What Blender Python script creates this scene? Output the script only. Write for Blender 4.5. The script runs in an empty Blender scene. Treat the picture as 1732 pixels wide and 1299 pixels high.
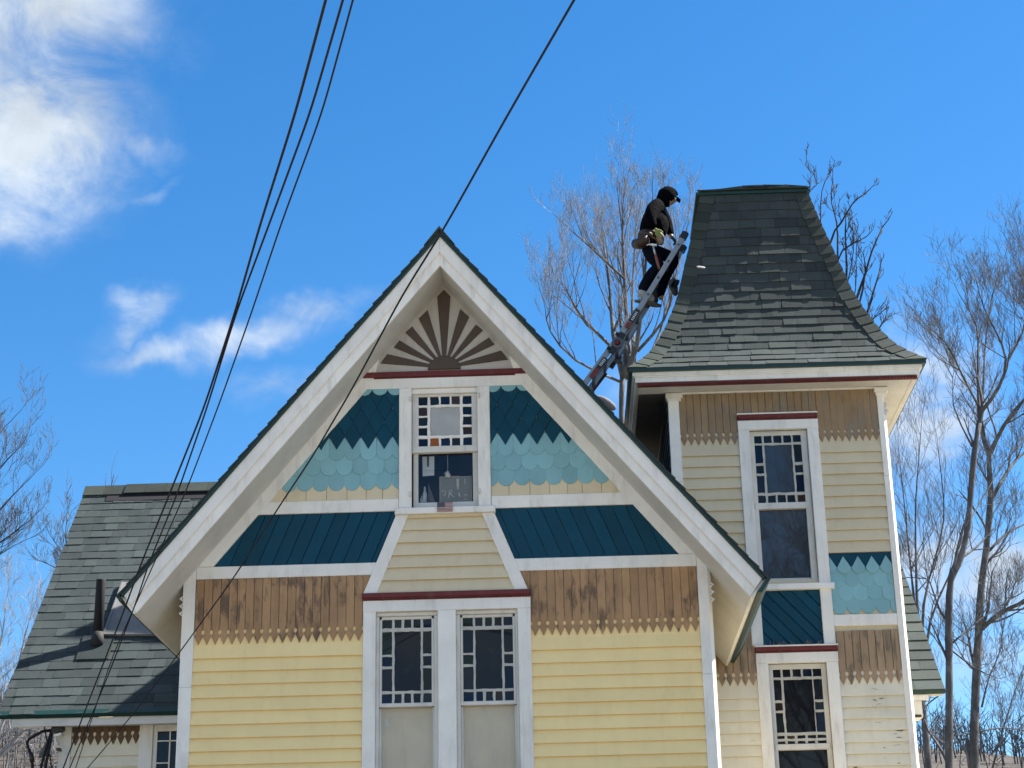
import bpy, math, random
from mathutils import Vector, Matrix, noise as mnoise
R = random.Random(11)
V = Vector
scn = bpy.context.scene
COL = scn.collection

EXPO, SUNE, SKYS, SKYSAT, SKYVAL, CLOUDC = 1.97, 4.5, .10, 1.33, .536, (2.25, 2.48, 2.68)
# ------------------------------------------------------------------ camera
CAM = V((1.2887, -18.807, 1.6))
FOC = 3064.77                       # focal length in pixels of a 1732 px wide frame
PITCH, YAW, ROLL = 0.3526, -0.0287, -0.0201
FW = V((math.sin(YAW)*math.cos(PITCH), math.cos(YAW)*math.cos(PITCH), math.sin(PITCH)))
_r = V((math.cos(YAW), -math.sin(YAW), 0)); _u = _r.cross(FW)
RT = _r*math.cos(ROLL)+_u*math.sin(ROLL); UP = -_r*math.sin(ROLL)+_u*math.cos(ROLL)
cd = bpy.data.cameras.new('camera'); cam = bpy.data.objects.new('camera', cd); COL.objects.link(cam)
cd.sensor_width = 36; cd.lens = FOC/1732*36; cd.clip_end = 3000; cd.clip_start = .1
m = Matrix((RT, UP, -FW)).transposed().to_4x4(); m.translation = CAM
cam.matrix_world = m; scn.camera = cam

def at(px, py, y):
    """world point at depth y seen where the photograph shows (px, py): a surveyor's ray"""
    d = FW+RT*((px-866)/FOC)-UP*((py-649.5)/FOC)
    return CAM+d*((y-CAM.y)/d.y)

# ------------------------------------------------------------------ light
SUN = V((.645, .168, .745)).normalized()
EL = math.asin(SUN.z); AZ = math.atan2(SUN.x, SUN.y)
w = bpy.data.worlds.new('World'); scn.world = w; w.use_nodes = True
scn.view_settings.view_transform = 'Standard'; scn.view_settings.look = 'None'
scn.view_settings.exposure = EXPO; scn.view_settings.gamma = 1
sd = bpy.data.lights.new('sun', 'SUN'); sd.energy = SUNE; sd.angle = math.radians(.5); sd.color = (1, .95, .86)
so = bpy.data.objects.new('sun', sd); COL.objects.link(so); so.location = (20, 10, 30)
so.rotation_euler = SUN.to_track_quat('Z', 'Y').to_euler()

class NT:
    def __init__(s, tree): s.t = tree; s.n = tree.nodes; s.l = tree.links
    def add(s, kind, **kw):
        n = s.n.new(kind)
        for k, v in kw.items():
            if k in n.inputs.keys(): s.put(n.inputs[k], v)
            else: setattr(n, k, v)
        return n
    def put(s, sock, v):
        if isinstance(v, bpy.types.NodeSocket): s.l.new(v, sock)
        else: sock.default_value = v
    def math(s, op, a, b=None, c=None, clamp=False):
        n = s.n.new('ShaderNodeMath'); n.operation = op; n.use_clamp = clamp
        for i, v in enumerate((a, b, c)):
            if v is not None: s.put(n.inputs[i], v)
        return n.outputs[0]
    def vmath(s, op, a, b=None):
        n = s.n.new('ShaderNodeVectorMath'); n.operation = op
        s.put(n.inputs[0], a)
        if b is not None: s.put(n.inputs[1], b)
        return n.outputs['Value'] if op in ('DOT_PRODUCT', 'LENGTH') else n.outputs[0]
    def noise(s, vec, scale, detail=4, rough=.5, dist=0.):
        n = s.n.new('ShaderNodeTexNoise'); s.put(n.inputs['Vector'], vec)
        n.inputs['Scale'].default_value = scale; n.inputs['Detail'].default_value = detail
        n.inputs['Roughness'].default_value = rough; n.inputs['Distortion'].default_value = dist
        return n.outputs['Fac']
    def ramp(s, f, lo, hi, a=0., b=1., smooth=True):
        n = s.n.new('ShaderNodeMapRange'); n.interpolation_type = 'SMOOTHSTEP' if smooth else 'LINEAR'
        s.put(n.inputs[0], f)
        for i, v in ((1, lo), (2, hi), (3, a), (4, b)): s.put(n.inputs[i], v)
        return n.outputs[0]
    def mix(s, f, a, b, mode='MIX'):
        n = s.n.new('ShaderNodeMix'); n.data_type = 'RGBA'; n.blend_type = mode
        s.put(n.inputs[0], f)
        for i, v in ((6, a), (7, b)):
            if not isinstance(v, bpy.types.NodeSocket) and len(v) == 3: v = (*v, 1)
            s.put(n.inputs[i], v)
        return n.outputs[2]

# sky: Nishita with broken fair-weather cloud; the cloud places are fixed in the sky
nt = NT(w.node_tree); nt.n.clear()
out = nt.add('ShaderNodeOutputWorld'); bg = nt.add('ShaderNodeBackground'); bg.inputs['Strength'].default_value = SKYS
nt.l.new(bg.outputs[0], out.inputs[0])
sky = nt.add('ShaderNodeTexSky'); sky.sky_type = 'NISHITA'; sky.sun_disc = False
sky.sun_elevation = EL; sky.sun_rotation = AZ
sky.altitude = 300; sky.air_density = 1.0; sky.dust_density = .2; sky.ozone_density = 3.0
g = nt.add('ShaderNodeHueSaturation', Saturation=SKYSAT, Value=SKYVAL); nt.l.new(sky.outputs[0], g.inputs['Color'])
skyc = g.outputs[0]
tc = nt.add('ShaderNodeTexCoord'); dr = nt.vmath('NORMALIZE', tc.outputs['Generated'])
F0 = V((-.027, .938, .345)).normalized(); R0 = V((.9992, .0356, -.0188)); U0 = F0.cross(R0)*-1
dF = nt.vmath('DOT_PRODUCT', dr, tuple(F0)); dFc = nt.math('MAXIMUM', dF, .05)
su = nt.math('DIVIDE', nt.vmath('DOT_PRODUCT', dr, tuple(R0)), dFc)
sv = nt.math('DIVIDE', nt.vmath('DOT_PRODUCT', dr, tuple(UP)), dFc)
warp = nt.noise(dr, 9, 5, .6)
warp2 = nt.noise(nt.vmath('ADD', dr, (5, 3, 1)), 9, 5, .6)
su2 = nt.math('ADD', su, nt.math('MULTIPLY', nt.math('SUBTRACT', warp, .5), .09))
sv2 = nt.math('ADD', sv, nt.math('MULTIPLY', nt.math('SUBTRACT', warp2, .5), .09))
CL = [  # px, py, half-length, half-height, tilt (deg), weight
 (40, 50, 240, 150, 10, 1.0), (40, 240, 200, 160, 10, 1.2), (-60, 370, 200, 80, 20, 1.05), (205, 225, 110, 50, -14, .80),
 (255, 325, 80, 24, 28, .60), (225, 525, 105, 30, 26, .78), (250, 585, 120, 34, 4, .80), (430, 560, 190, 46, 9, .80), (560, 515, 110, 40, 4, .78),
 (470, 660, 110, 40, 0, .42), (1555, 695, 130, 95, 40, 1.15), (1700, 980, 200, 95, 5, .95), (1560, 920, 130, 70, 10, .8), (1640, 1120, 180, 70, 0, .6), (1090, 640, 90, 70, 0, .5)]
tot = None
for px, py, a, b, ang, wt in CL:
    cu, cv = (px-866)/FOC, (649.5-py)/FOC; ca, sa = math.cos(math.radians(ang)), math.sin(math.radians(ang))
    du = nt.math('SUBTRACT', su2, cu); dv = nt.math('SUBTRACT', sv2, cv)
    e1 = nt.math('MULTIPLY', nt.math('ADD', nt.math('MULTIPLY', du, ca), nt.math('MULTIPLY', dv, sa)), FOC/a)
    e2 = nt.math('MULTIPLY', nt.math('SUBTRACT', nt.math('MULTIPLY', dv, ca), nt.math('MULTIPLY', du, sa)), FOC/b)
    q = nt.math('ADD', nt.math('MULTIPLY', e1, e1), nt.math('MULTIPLY', e2, e2))
    ev = nt.math('MULTIPLY', nt.math('EXPONENT', nt.math('MULTIPLY', q, -1)), wt)
    tot = ev if tot is None else nt.math('MAXIMUM', tot, ev)
tot = nt.math('MULTIPLY', tot, nt.math('GREATER_THAN', dF, .3))
# the rest of the sky: the same broken cloud everywhere the named ones are not
dz = nt.math('MAXIMUM', nt.vmath('DOT_PRODUCT', dr, (0, 0, 1)), .06)
sx = nt.add('ShaderNodeSeparateXYZ'); nt.l.new(dr, sx.inputs[0])
cx = nt.add('ShaderNodeCombineXYZ', X=nt.math('DIVIDE', sx.outputs[0], nt.math('ADD', dz, .25)), Y=nt.math('DIVIDE', sx.outputs[1], nt.math('ADD', dz, .25)))
big = nt.ramp(nt.noise(cx.outputs[0], 1.6, 3, .5), .40, .62)
away = nt.ramp(dF, .93, .80)
tot = nt.math('MAXIMUM', tot, nt.math('MULTIPLY', big, away))
fb = nt.noise(nt.vmath('MULTIPLY', dr, (1, 1, 1.5)), 17, 10, .64, .45)
dens = nt.ramp(nt.math('MULTIPLY', tot, nt.math('ADD', nt.math('MULTIPLY', fb, 2.1), -.22)), .10, 1.12)
dens = nt.math('MULTIPLY', dens, .92)
shade = nt.ramp(nt.noise(nt.vmath('ADD', dr, (.02, .01, .03)), 12, 6, .55), .35, .7, .72, 1.05)
cloud = nt.mix(1., CLOUDC, shade, 'MULTIPLY')
nt.l.new(nt.mix(dens, skyc, cloud), bg.inputs['Color'])

# ------------------------------------------------------------------ materials
def new_mat(name):
    m = bpy.data.materials.new(name); m.use_nodes = True
    t = NT(m.node_tree); b = m.node_tree.nodes['Principled BSDF']
    geo = t.add('ShaderNodeNewGeometry')
    return m, t, b, geo.outputs['Position']

def stretch(t, p, s):
    return t.vmath('MULTIPLY', p, s)

def paint(name, c, rough=.55, var=.06, rnd=.04, dirt=None, dirt_amt=.3, streak=(6, 6, 1.2), bump=.15, bscale=60, spec=.4, peel=None, peel_lo=.56, peel_hi=.6, peel_scale=(9, 9, 3.2), grain=None):
    m, t, b, p = new_mat(name)
    n1 = t.noise(p, 3.1, 6, .6)
    k = t.ramp(n1, .3, .7, 1-var, 1+var, False)
    oi = t.add('ShaderNodeObjectInfo')
    k = t.math('MULTIPLY', k, t.ramp(oi.outputs['Random'], 0, 1, 1-rnd, 1+rnd, False))
    col = t.mix(1., c, k, 'MULTIPLY')
    if dirt:
        n2 = t.noise(stretch(t, p, streak), 1.6, 8, .65)
        col = t.mix(t.math('MULTIPLY', t.ramp(n2, .48, .78), dirt_amt), col, dirt)
        n4 = t.noise(p, 38, 4, .6)
        col = t.mix(t.math('MULTIPLY', t.ramp(n4, .62, .78), dirt_amt*.6), col, dirt)
    rg = rough
    if peel:
        ofs = t.add('ShaderNodeCombineXYZ', X=t.math('MULTIPLY', oi.outputs['Random'], 3.), Z=t.math('MULTIPLY', oi.outputs['Random'], 7.))
        n3 = t.noise(stretch(t, t.vmath('ADD', p, ofs.outputs[0]), peel_scale), 1., 9, .7, .3)
        n3 = t.math('ADD', n3, t.math('MULTIPLY', t.math('SUBTRACT', t.noise(p, 1.7, 2, .5), .5), .60))
        msk = t.ramp(n3, peel_lo, peel_hi)
        wood = t.noise(stretch(t, p, grain or (70, 70, 3)), 1., 5, .6)
        col = t.mix(msk, col, t.mix(wood, tuple(x*.55 for x in peel), tuple(x*1.35 for x in peel)))
    t.put(b.inputs['Base Color'], col); t.put(b.inputs['Roughness'], rg)
    b.inputs['Specular IOR Level'].default_value = spec
    if bump:
        h = t.noise(stretch(t, p, grain) if grain else p, 1. if grain else bscale, 4, .6)
        if peel: h = t.math('SUBTRACT', h, t.math('MULTIPLY', msk, .8))
        bp = t.add('ShaderNodeBump', Strength=bump, Distance=.01); t.l.new(h, bp.inputs['Height'])
        t.l.new(bp.outputs[0], b.inputs['Normal'])
    return m

def shingle_mat(name, c, rnd=.3):
    m, t, b, p = new_mat(name)
    oi = t.add('ShaderNodeObjectInfo')
    k = t.ramp(oi.outputs['Random'], 0, 1, 1-rnd, 1+rnd, False)
    k = t.math('MULTIPLY', k, t.ramp(t.noise(p, 2.2, 6, .6), .3, .7, .85, 1.15, False))
    k = t.math('MULTIPLY', k, t.ramp(t.noise(p, 260, 2, .7), .3, .7, .55, 1.45, False))
    col = t.mix(1., c, k, 'MULTIPLY')
    col = t.mix(t.math('MULTIPLY', t.ramp(t.noise(p, 5, 6, .7), .55, .8), .25), col, (.03, .036, .016))
    col = t.mix(t.math('MULTIPLY', t.ramp(t.math('FRACT', t.math('MULTIPLY', oi.outputs['Random'], 7.3)), .6, 1), .35), col, tuple(x*1.5 for x in (c[0]*1.05, c[1], c[2]*.92)))
    t.put(b.inputs['Base Color'], col); b.inputs['Roughness'].default_value = .9; b.inputs['Specular IOR Level'].default_value = .15
    bp = t.add('ShaderNodeBump', Strength=.6, Distance=.006); t.l.new(t.noise(p, 190, 3, .7), bp.inputs['Height'])
    t.l.new(bp.outputs[0], b.inputs['Normal'])
    return m

def glass_mat(name, tint, rough=.02, var=.4):
    m, t, b, p = new_mat(name)
    oi = t.add('ShaderNodeObjectInfo')
    col = t.mix(1., tint, t.ramp(oi.outputs['Random'], 0, 1, 1-var, 1+var, False), 'MULTIPLY')
    col = t.mix(t.math('MULTIPLY', t.ramp(t.noise(p, 6, 6, .7), .5, .8), .3), col, (.06, .065, .07))
    t.put(b.inputs['Base Color'], col); b.inputs['Roughness'].default_value = rough
    b.inputs['IOR'].default_value = 1.5; b.inputs['Specular IOR Level'].default_value = .26
    bp = t.add('ShaderNodeBump', Strength=.02, Distance=.02); t.l.new(t.noise(p, 2.5, 1, .5), bp.inputs['Height'])
    t.l.new(bp.outputs[0], b.inputs['Normal'])
    return m

def clear_glass(name):
    m, t, b, p = new_mat(name)
    t.n.remove(b)
    gl = t.add('ShaderNodeBsdfGlossy', Roughness=.02, Color=(.9, .95, 1, 1)); tr = t.add('ShaderNodeBsdfTransparent', Color=(.93, .94, .94, 1))
    fr = t.add('ShaderNodeFresnel', IOR=1.5)
    mx = t.add('ShaderNodeMixShader'); t.l.new(t.math('MULTIPLY', fr.outputs[0], .55, clamp=True), mx.inputs[0]); t.l.new(tr.outputs[0], mx.inputs[1]); t.l.new(gl.outputs[0], mx.inputs[2])
    t.l.new(mx.outputs[0], t.n['Material Output'].inputs[0])
    return m

def plain(name, c, rough=.6, metal=0., bump=0., bscale=80, var=.08):
    m, t, b, p = new_mat(name)
    k = t.ramp(t.noise(p, 9, 5, .6), .3, .7, 1-var, 1+var, False)
    t.put(b.inputs['Base Color'], t.mix(1., c, k, 'MULTIPLY')); b.inputs['Roughness'].default_value = rough; b.inputs['Metallic'].default_value = metal
    if bump:
        bp = t.add('ShaderNodeBump', Strength=bump, Distance=.01); t.l.new(t.noise(p, bscale, 4, .6), bp.inputs['Height']); t.l.new(bp.outputs[0], b.inputs['Normal'])
    return m

GR = (.16, .14, .11)
M = {}
M['white'] = paint('white_paint', (.775, .76, .725), dirt=(.34, .325, .295), dirt_amt=.45, var=.07, bump=.12)
M['putty'] = paint('grey_putty', (.46, .455, .42), dirt=(.2, .19, .17), dirt_amt=.5, var=.12, bump=.2)
M['sashwhite'] = paint('dull_sash_paint', (.62, .61, .575), dirt=(.3, .29, .26), dirt_amt=.5, var=.1, bump=.12)
M['mirror'] = glass_mat('mirroring_pane', (.03, .032, .036)); M['mirror'].node_tree.nodes['Principled BSDF'].inputs['Specular IOR Level'].default_value = .75
M['soffit'] = paint('soffit_paint', (.60, .595, .575), dirt=(.32, .31, .29), dirt_amt=.3, var=.07, bump=.1, streak=(2, 2, 2))
M['yellow'] = paint('yellow_paint', (.88, .685, .335), dirt=(.50, .39, .19), dirt_amt=.16, var=.04, bump=.08)
M['cream'] = paint('cream_paint', (.63, .54, .375), dirt=(.42, .35, .23), dirt_amt=.25, var=.05, bump=.08)
M['pale'] = paint('pale_peeling_paint', (.74, .695, .565), dirt=(.48, .42, .30), dirt_amt=.3, var=.06, peel=(.20, .15, .10), peel_lo=.66, peel_hi=.68, peel_scale=(3.5, 3.5, 16), bump=.15)
M['navy'] = paint('deep_teal_paint', (.002, .050, .092), rough=.6, spec=.2, var=.1, rnd=.12, dirt=(.004, .045, .075), dirt_amt=.4, bump=.08)
M['aqua'] = paint('aqua_paint', (.21, .42, .475), rough=.6, var=.07, rnd=.10, dirt=(.13, .23, .24), dirt_amt=.25, bump=.08)
M['brown'] = paint('worn_brown_paint', (.37, .225, .122), rough=.85, var=.14, rnd=.12, dirt=(.13, .08, .05), dirt_amt=.5, peel=(.15, .10, .068), peel_lo=.51, peel_hi=.66, peel_scale=(9, 9, 3.0), bump=.35)
M['taupe'] = paint('worn_taupe_paint', (.33, .235, .155), rough=.85, var=.12, rnd=.10, dirt=(.16, .12, .085), dirt_amt=.5, peel=(.17, .135, .10), peel_lo=.55, peel_hi=.68, peel_scale=(8, 8, 1.8), bump=.3)
M['eave_brown'] = paint('shaded_brown_boards', (.125, .078, .050), rough=.9, var=.2, rnd=.15, dirt=(.06, .04, .03), dirt_amt=.6, peel=(.09, .065, .05), peel_lo=.5, peel_hi=.66, peel_scale=(9, 9, 3.0), bump=.3)  # worn brown darkened, the wing eave's shade put into the colour
M['bare'] = paint('stripped_wood', (.275, .195, .122), rough=.9, var=.15, rnd=.05, dirt=(.16, .125, .09), dirt_amt=.6, peel=(.24, .20, .155), peel_lo=.50, peel_hi=.62, peel_scale=(6, 6, 2.0), bump=.3)
M['red'] = paint('oxblood_paint', (.115, .018, .020), rough=.6, var=.15, dirt=(.25, .17, .15), dirt_amt=.22, bump=.15)
M['green'] = plain('dark_green_metal', (.004, .033, .030), .45, 0, .05)
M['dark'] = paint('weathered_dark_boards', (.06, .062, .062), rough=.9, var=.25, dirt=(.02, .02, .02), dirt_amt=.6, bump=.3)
M['inside'] = plain('dark_room', (.006, .006, .010), .95)
M['shingle'] = shingle_mat('grey_green_shingle', (.046, .058, .060), .20)
M['tshingle'] = shingle_mat('dark_grey_green_shingle', (.041, .051, .051), .20)
M['cap'] = shingle_mat('hip_cap_shingle', (.041, .050, .045), .22)
M['pane'] = glass_mat('dark_pane', (.012, .016, .022))
M['pane_blue'] = glass_mat('navy_pane', (.006, .013, .032))
M['pane_green'] = glass_mat('bottle_green_pane', (.009, .020, .016))
M['pane_brown'] = glass_mat('brown_pane', (.036, .023, .018))
M['pane_amber'] = glass_mat('amber_pane', (.25, .075, .012), .15)
M['pane_white'] = paint('frosted_pane', (.36, .37, .37), rough=.3, var=.15, dirt=(.2, .2, .2), dirt_amt=.4, bump=.1)
M['clear'] = clear_glass('clear_glass')
M['shade'] = paint('window_shade', (.80, .67, .49), rough=.8, var=.08, dirt=(.5, .47, .40), dirt_amt=.4)

# ------------------------------------------------------------------ mesh building
class MB:
    def __init__(s): s.v = []; s.f = []
    def poly(s, pts): i = len(s.v); s.v += [tuple(p) for p in pts]; s.f.append(tuple(range(i, i+len(pts))))
    def box(s, a, b):
        (x0, y0, z0), (x1, y1, z1) = a, b; i = len(s.v)
        s.v += [(x0, y0, z0), (x1, y0, z0), (x1, y1, z0), (x0, y1, z0), (x0, y0, z1), (x1, y0, z1), (x1, y1, z1), (x0, y1, z1)]
        s.f += [tuple(i+k for k in q) for q in ((0, 3, 2, 1), (4, 5, 6, 7), (0, 1, 5, 4), (1, 2, 6, 5), (2, 3, 7, 6), (3, 0, 4, 7))]
        return s
    def loft(s, rings, cap=True):
        i = len(s.v); n = len(rings[0])
        for r in rings: s.v += [tuple(p) for p in r]
        for k in range(len(rings)-1):
            for j in range(n):
                a = i+k*n+j; b = i+k*n+(j+1) % n
                s.f.append((a, b, b+n, a+n))
        if cap:
            s.f.append(tuple(i+j for j in reversed(range(n)))); s.f.append(tuple(i+(len(rings)-1)*n+j for j in range(n)))
        return s
    def slab(s, uv, y, t, c=.004, back=.0):
        """outline uv in the facade (x, z), counter-clockwise from the front; front face at y, thickness t, chamfer c"""
        n = len(uv); ins = []
        for k in range(n):
            p, q, r = V(uv[k-1]), V(uv[k]), V(uv[(k+1) % n])
            a = (q-p).normalized(); b = (r-q).normalized()
            na, nb = V((-a.y, a.x)), V((-b.y, b.x)); mm = na+nb
            if mm.length < .2: mm = na
            mm = mm/max(mm.length, .6)*1.0
            ins.append(q+mm*c)
        R3 = [[(p[0], y+t, p[1]) for p in uv], [(p[0], y+c, p[1]) for p in uv], [(p[0], y, p[1]) for p in ins]]
        return s.loft(R3)
    def rect(s, x0, x1, z0, z1, y, t, c=.004):
        return s.slab([(x0, z0), (x1, z0), (x1, z1), (x0, z1)], y, t, c)
    def tube(s, pts, rad, n=6, cap=True):
        pts = [V(p) for p in pts]; rings = []
        if not hasattr(rad, '__len__'): rad = [rad]*len(pts)
        a = None
        for k, p in enumerate(pts):
            d = (pts[min(k+1, len(pts)-1)]-pts[max(k-1, 0)])
            if d.length < 1e-9: d = V((0, 0, 1))
            d.normalize()
            if a is None: a = d.orthogonal().normalized()
            a = (a-d*a.dot(d))
            a = a.normalized() if a.length > 1e-6 else d.orthogonal().normalized()
            b = d.cross(a)
            rings.append([p+(a*math.cos(2*math.pi*j/n)+b*math.sin(2*math.pi*j/n))*rad[k] for j in range(n)])
        return s.loft(rings, cap)
    def mesh(s, name, mat):
        me = bpy.data.meshes.new(name); me.from_pydata(s.v, [], s.f); me.update()
        for mm in (mat if isinstance(mat, (list, tuple)) else [mat]): me.materials.append(mm)
        return me
    def build(s, name, mat, parent=None, smooth=False, loc=None):
        me = s.mesh(name, mat)
        if smooth: me.polygons.foreach_set('use_smooth', [True]*len(me.polygons))
        return put(name, me, parent, loc)

def put(name, me, parent=None, loc=None):
    o = bpy.data.objects.new(name, me); COL.objects.link(o)
    if parent is not None: o.parent = parent
    if loc is not None: o.location = loc
    return o
def empty(name, loc=(0, 0, 0), parent=None):
    o = bpy.data.objects.new(name, None); COL.objects.link(o); o.location = loc; o.empty_display_size = .2
    if parent is not None: o.parent = parent
    return o
def tag(o, label=None, cat=None, group=None, kind=None):
    for k, v in (('label', label), ('category', cat), ('group', group), ('kind', kind)):
        if v: o[k] = v
    return o

# ================================================================== the ground and the hills
g_ = MB(); N_ = 40
m_ground = paint('winter_grass', (.235, .205, .15), rough=.95, var=.3, dirt=(.20, .16, .11), dirt_amt=.5, bump=.5, bscale=20, streak=(1, 1, 1))
MB().box((-900, -600, -.6), (900, 900, 0)).build('ground', m_ground)['kind'] = 'structure'
MB().box((-14, -7.5, 0), (14, .5, .02)).build('bounce_cut_strip', paint('bounce_cut_dark', (.030, .024, .018), rough=.95, var=.4, bump=.6, bscale=30))['kind'] = 'structure'  # added dark strip out of view, cuts ground bounce onto the board undersides
m_road = paint('asphalt', (.10, .098, .095), rough=.9, var=.15, bump=.4, bscale=120)
MB().box((-200, -27, 0), (200, -20.4, .006)).build('road', m_road)['kind'] = 'structure'
m_walk = paint('concrete', (.42, .40, .37), rough=.85, var=.1, bump=.3, bscale=60)
MB().box((-200, -19.9, 0), (200, -17.6, .12)).build('pavement', m_walk)['kind'] = 'structure'
hm = MB(); nx, ny = 90, 16
for j in range(ny):
    for i in range(nx):
        x = -260+520*i/(nx-1); y = 70+130*j/(ny-1); s_ = j/(ny-1)
        cr = 40.2-.066*(x+66)*(y/200) if x > -66 else 40.2+.03*(x+66)
        z = -1+max(cr, 14)*(s_*s_*(3-2*s_))*(1+.02*math.sin(x*.06))+1.0*mnoise.noise(V((x*.06, y*.06, 2)))*s_
        hm.v.append((x, y, z))
for j in range(ny-1):
    for i in range(nx-1):
        a = j*nx+i; hm.f.append((a, a+1, a+nx+1, a+nx))
m_hill = paint('leaf_litter', (.050, .042, .036), rough=.95, var=.35, rnd=0, dirt=(.028, .023, .02), dirt_amt=.7, bump=.8, bscale=3, streak=(.5, .5, .3))
hm.build('hillside', m_hill, smooth=True)['kind'] = 'structure'

# ================================================================== the house
house = empty('house', (0, 0, 0))
tag(house, 'yellow, teal and brown Victorian house with steep front gable and flared square tower', 'house')
def S(x): return 1.205*abs(x)

# --- shells behind the cladding
wl = MB()
wl.slab([(-2.79, 0), (2.79, 0), (2.79, 4.0), (-2.79, 4.0)], .006, .03, 0)
wl.rect(-2.79, -.76, 4.0, 6.15, .006, .03, 0); wl.rect(.78, 2.79, 4.0, 6.15, .006, .03, 0)
wl.slab([(-2.79, 6.15), (2.79, 6.15), (2.79, 6.35), (2.16, 7.11), (-2.16, 7.11), (-2.79, 6.35)], .006, .03, 0)
wl.slab([(-2.16, 7.11), (-.40, 7.11), (-.40, 8.5), (-1.0, 8.5)], .006, .03, 0); wl.slab([(.40, 7.11), (2.16, 7.11), (1.0, 8.5), (.40, 8.5)], .006, .03, 0)
wl.slab([(-1.0, 8.5), (1.0, 8.5), (0, 9.70)], .006, .03, 0)
wl.build('gable_wall', M['cream'], house)
inn = MB(); inn.box((-.62, .9, 7.0), (.62, .95, 8.7)); inn.box((-1.2, .5, 3.0), (1.2, .55, 6.3)); inn.build('room_wall', M['inside'], house)
sw = MB()
for sx_ in (-1, 1): sw.box((sx_*2.80-.02, .04, 0), (sx_*2.80+.02, 6.0, 6.30))
sw.build('side_wall', M['cream'], house)

# --- gable roof: deck with boxed soffit, shingle layer, edge metal, verge boards
YB, YR = -.575, 6.4
for sg in (-1, 1):
    d = MB()
    prof = [(0, 10.035), (3.30, 10.035-S(3.30)), (3.165, 9.724-S(3.165)), (0, 9.724)]
    d.loft([[(sg*x, y, z) for x, z in prof] for y in (YB, YR)])
    d.build('soffit', M['soffit'], house)
    b = MB(); lo, mid, hi = 9.715, 9.868, 10.052
    xe = lambda z0: (3.16+(z0-9.72)/(10.145-9.72)*.165)
    def strip(z0, z1, y, t, xo=0):
        q = [(0, z0), (0, z1), (xe(z1)+xo, z1-S(xe(z1)+xo)), (xe(z0)+xo, z0-S(xe(z0)+xo))]
        q = [(sg*x, z) for x, z in q]
        if sg > 0: q = q[::-1]
        MBx = MB(); MBx.slab(q, y, t, .006); return MBx
    strip(lo, mid, -.605, .03).build('verge_board', M['white'], house)
    strip(mid-.004, hi, -.635, .06).build('verge_board', M['white'], house)
    strip(9.852, 9.872, -.618, .02).build('verge_moulding', M['white'], house)
    strip(hi-.002, 10.10, -.66, .06, .012).build('drip_edge', M['green'], house)
    # eave board and gutter edge along the side
    e = MB(); q = [(3.165, 5.915), (3.19, 5.905), (3.33, 6.09), (3.305, 6.105)]
    e.loft([[(sg*x, y, z) for x, z in q] for y in (YB-.02, 2.94 if sg > 0 else 3.2)]); e.build('eave_fascia', M['white'], house)
    e = MB(); q = [(3.235, 5.945), (3.275, 5.935), (3.375, 6.085), (3.34, 6.115)] if sg > 0 else [(3.30, 6.03), (3.325, 6.02), (3.37, 6.085), (3.34, 6.115)]
    e.loft([[(sg*x, y, z) for x, z in q] for y in (-.66, 2.93 if sg > 0 else 3.0)]); e.build('eave_trim', M['green'], house)
    # shingle courses: only their stepped ends show at the verge
    sh = MB(); L = 3.345; n = 33
    tx, tz = 1/math.hypot(1, 1.205), -1.205/math.hypot(1, 1.205); nx_, nz_ = 1.205/math.hypot(1, 1.205), 1/math.hypot(1, 1.205)
    LT = L/tx
    for k in range(n):
        s0, s1 = LT*k/n, LT*(k+1)/n+.004
        if s1 > LT+.02: s1 = LT+.02
        y0 = -.672+R.uniform(-.006, .006)
        q = [(s0, .012), (s1, .025+R.uniform(-.003, .003)), (s1, 0), (s0, -.0)]
        q = [(s*tx+h*nx_, 10.098+s*tz+h*nz_) for s, h in q]
        sh.loft([[(sg*x, y, z) for x, z in q] for y in (y0, YR)])
    o = sh.build('roof_shingles', M['tshingle'], house); o['kind'] = 'stuff'
rc = MB()
for k in range(26):
    y0 = -.69+k*.27; dz = .012*(k % 2)
    rc.loft([[(-.17, y, 10.115-S(.17)+.02+dz), (0, y, 10.155+dz), (.17, y, 10.115-S(.17)+.02+dz), (0, y, 10.12+dz)] for y in (y0, y0+.30)])
o = rc.build('ridge_caps', M['cap'], house); o['kind'] = 'stuff'

# --- frieze boards against the soffit (below the red moulding), corner posts, bands
for sg in (-1, 1):
    z0 = lambda x: 9.532-S(x); z1 = lambda x: 9.735-S(x)
    for q in ([(2.49, z1(2.49)), (.72, z1(.72)), (.80, z0(.80)), (2.49, 6.532)], [(2.49, 6.5295), (2.66, 6.5295), (2.49, z1(2.49))], [(2.673, 6.385), (2.80, 6.385), (2.80, z1(2.80)+.03), (2.673, z1(2.673))]):
        q = [(sg*x, z) for x, z in q]
        ar = sum(q[k-1][0]*q[k][1]-q[k][0]*q[k-1][1] for k in range(len(q)))
        if ar < 0: q = q[::-1]
        MB().slab(q, -.034, .038, .003).build('frieze_board', M['white'], house)
    # post with the outer arris planed off
    a, b_ = 2.672, 2.805
    pr = [(a, .05), (a, -.036), (b_-.028, -.036), (b_+.006, -.002), (b_+.006, .12), (a, .12)]
    if sg < 0: pr = [(a, .05), (a, -.036), (b_-.004, -.036), (b_, -.032), (b_, .12), (a, .12)]
    for zb, zt in ((0, 5.235), (5.238, 6.391)):
        mb = MB(); mb.loft([[(sg*x, y, z) for x, y in pr] for z in (zb, zt)]); mb.build('corner_post', M['white'], house)
    k = MB()
    for zz in (6.05, 6.13, 6.21):
        k.tube([(sg*2.80, -.02, zz), (sg*2.835, -.02, zz-.02), (sg*2.80, -.02, zz-.045)], .012, 6)
    k.build('post_beads', M['white'], house, True)
def band(x0, x1, z0, z1, y=-.030, mat='white', name='trim_band'): return MB().rect(x0, x1, z0, z1, y, .04, .005).build(name, M[mat], house)
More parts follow.
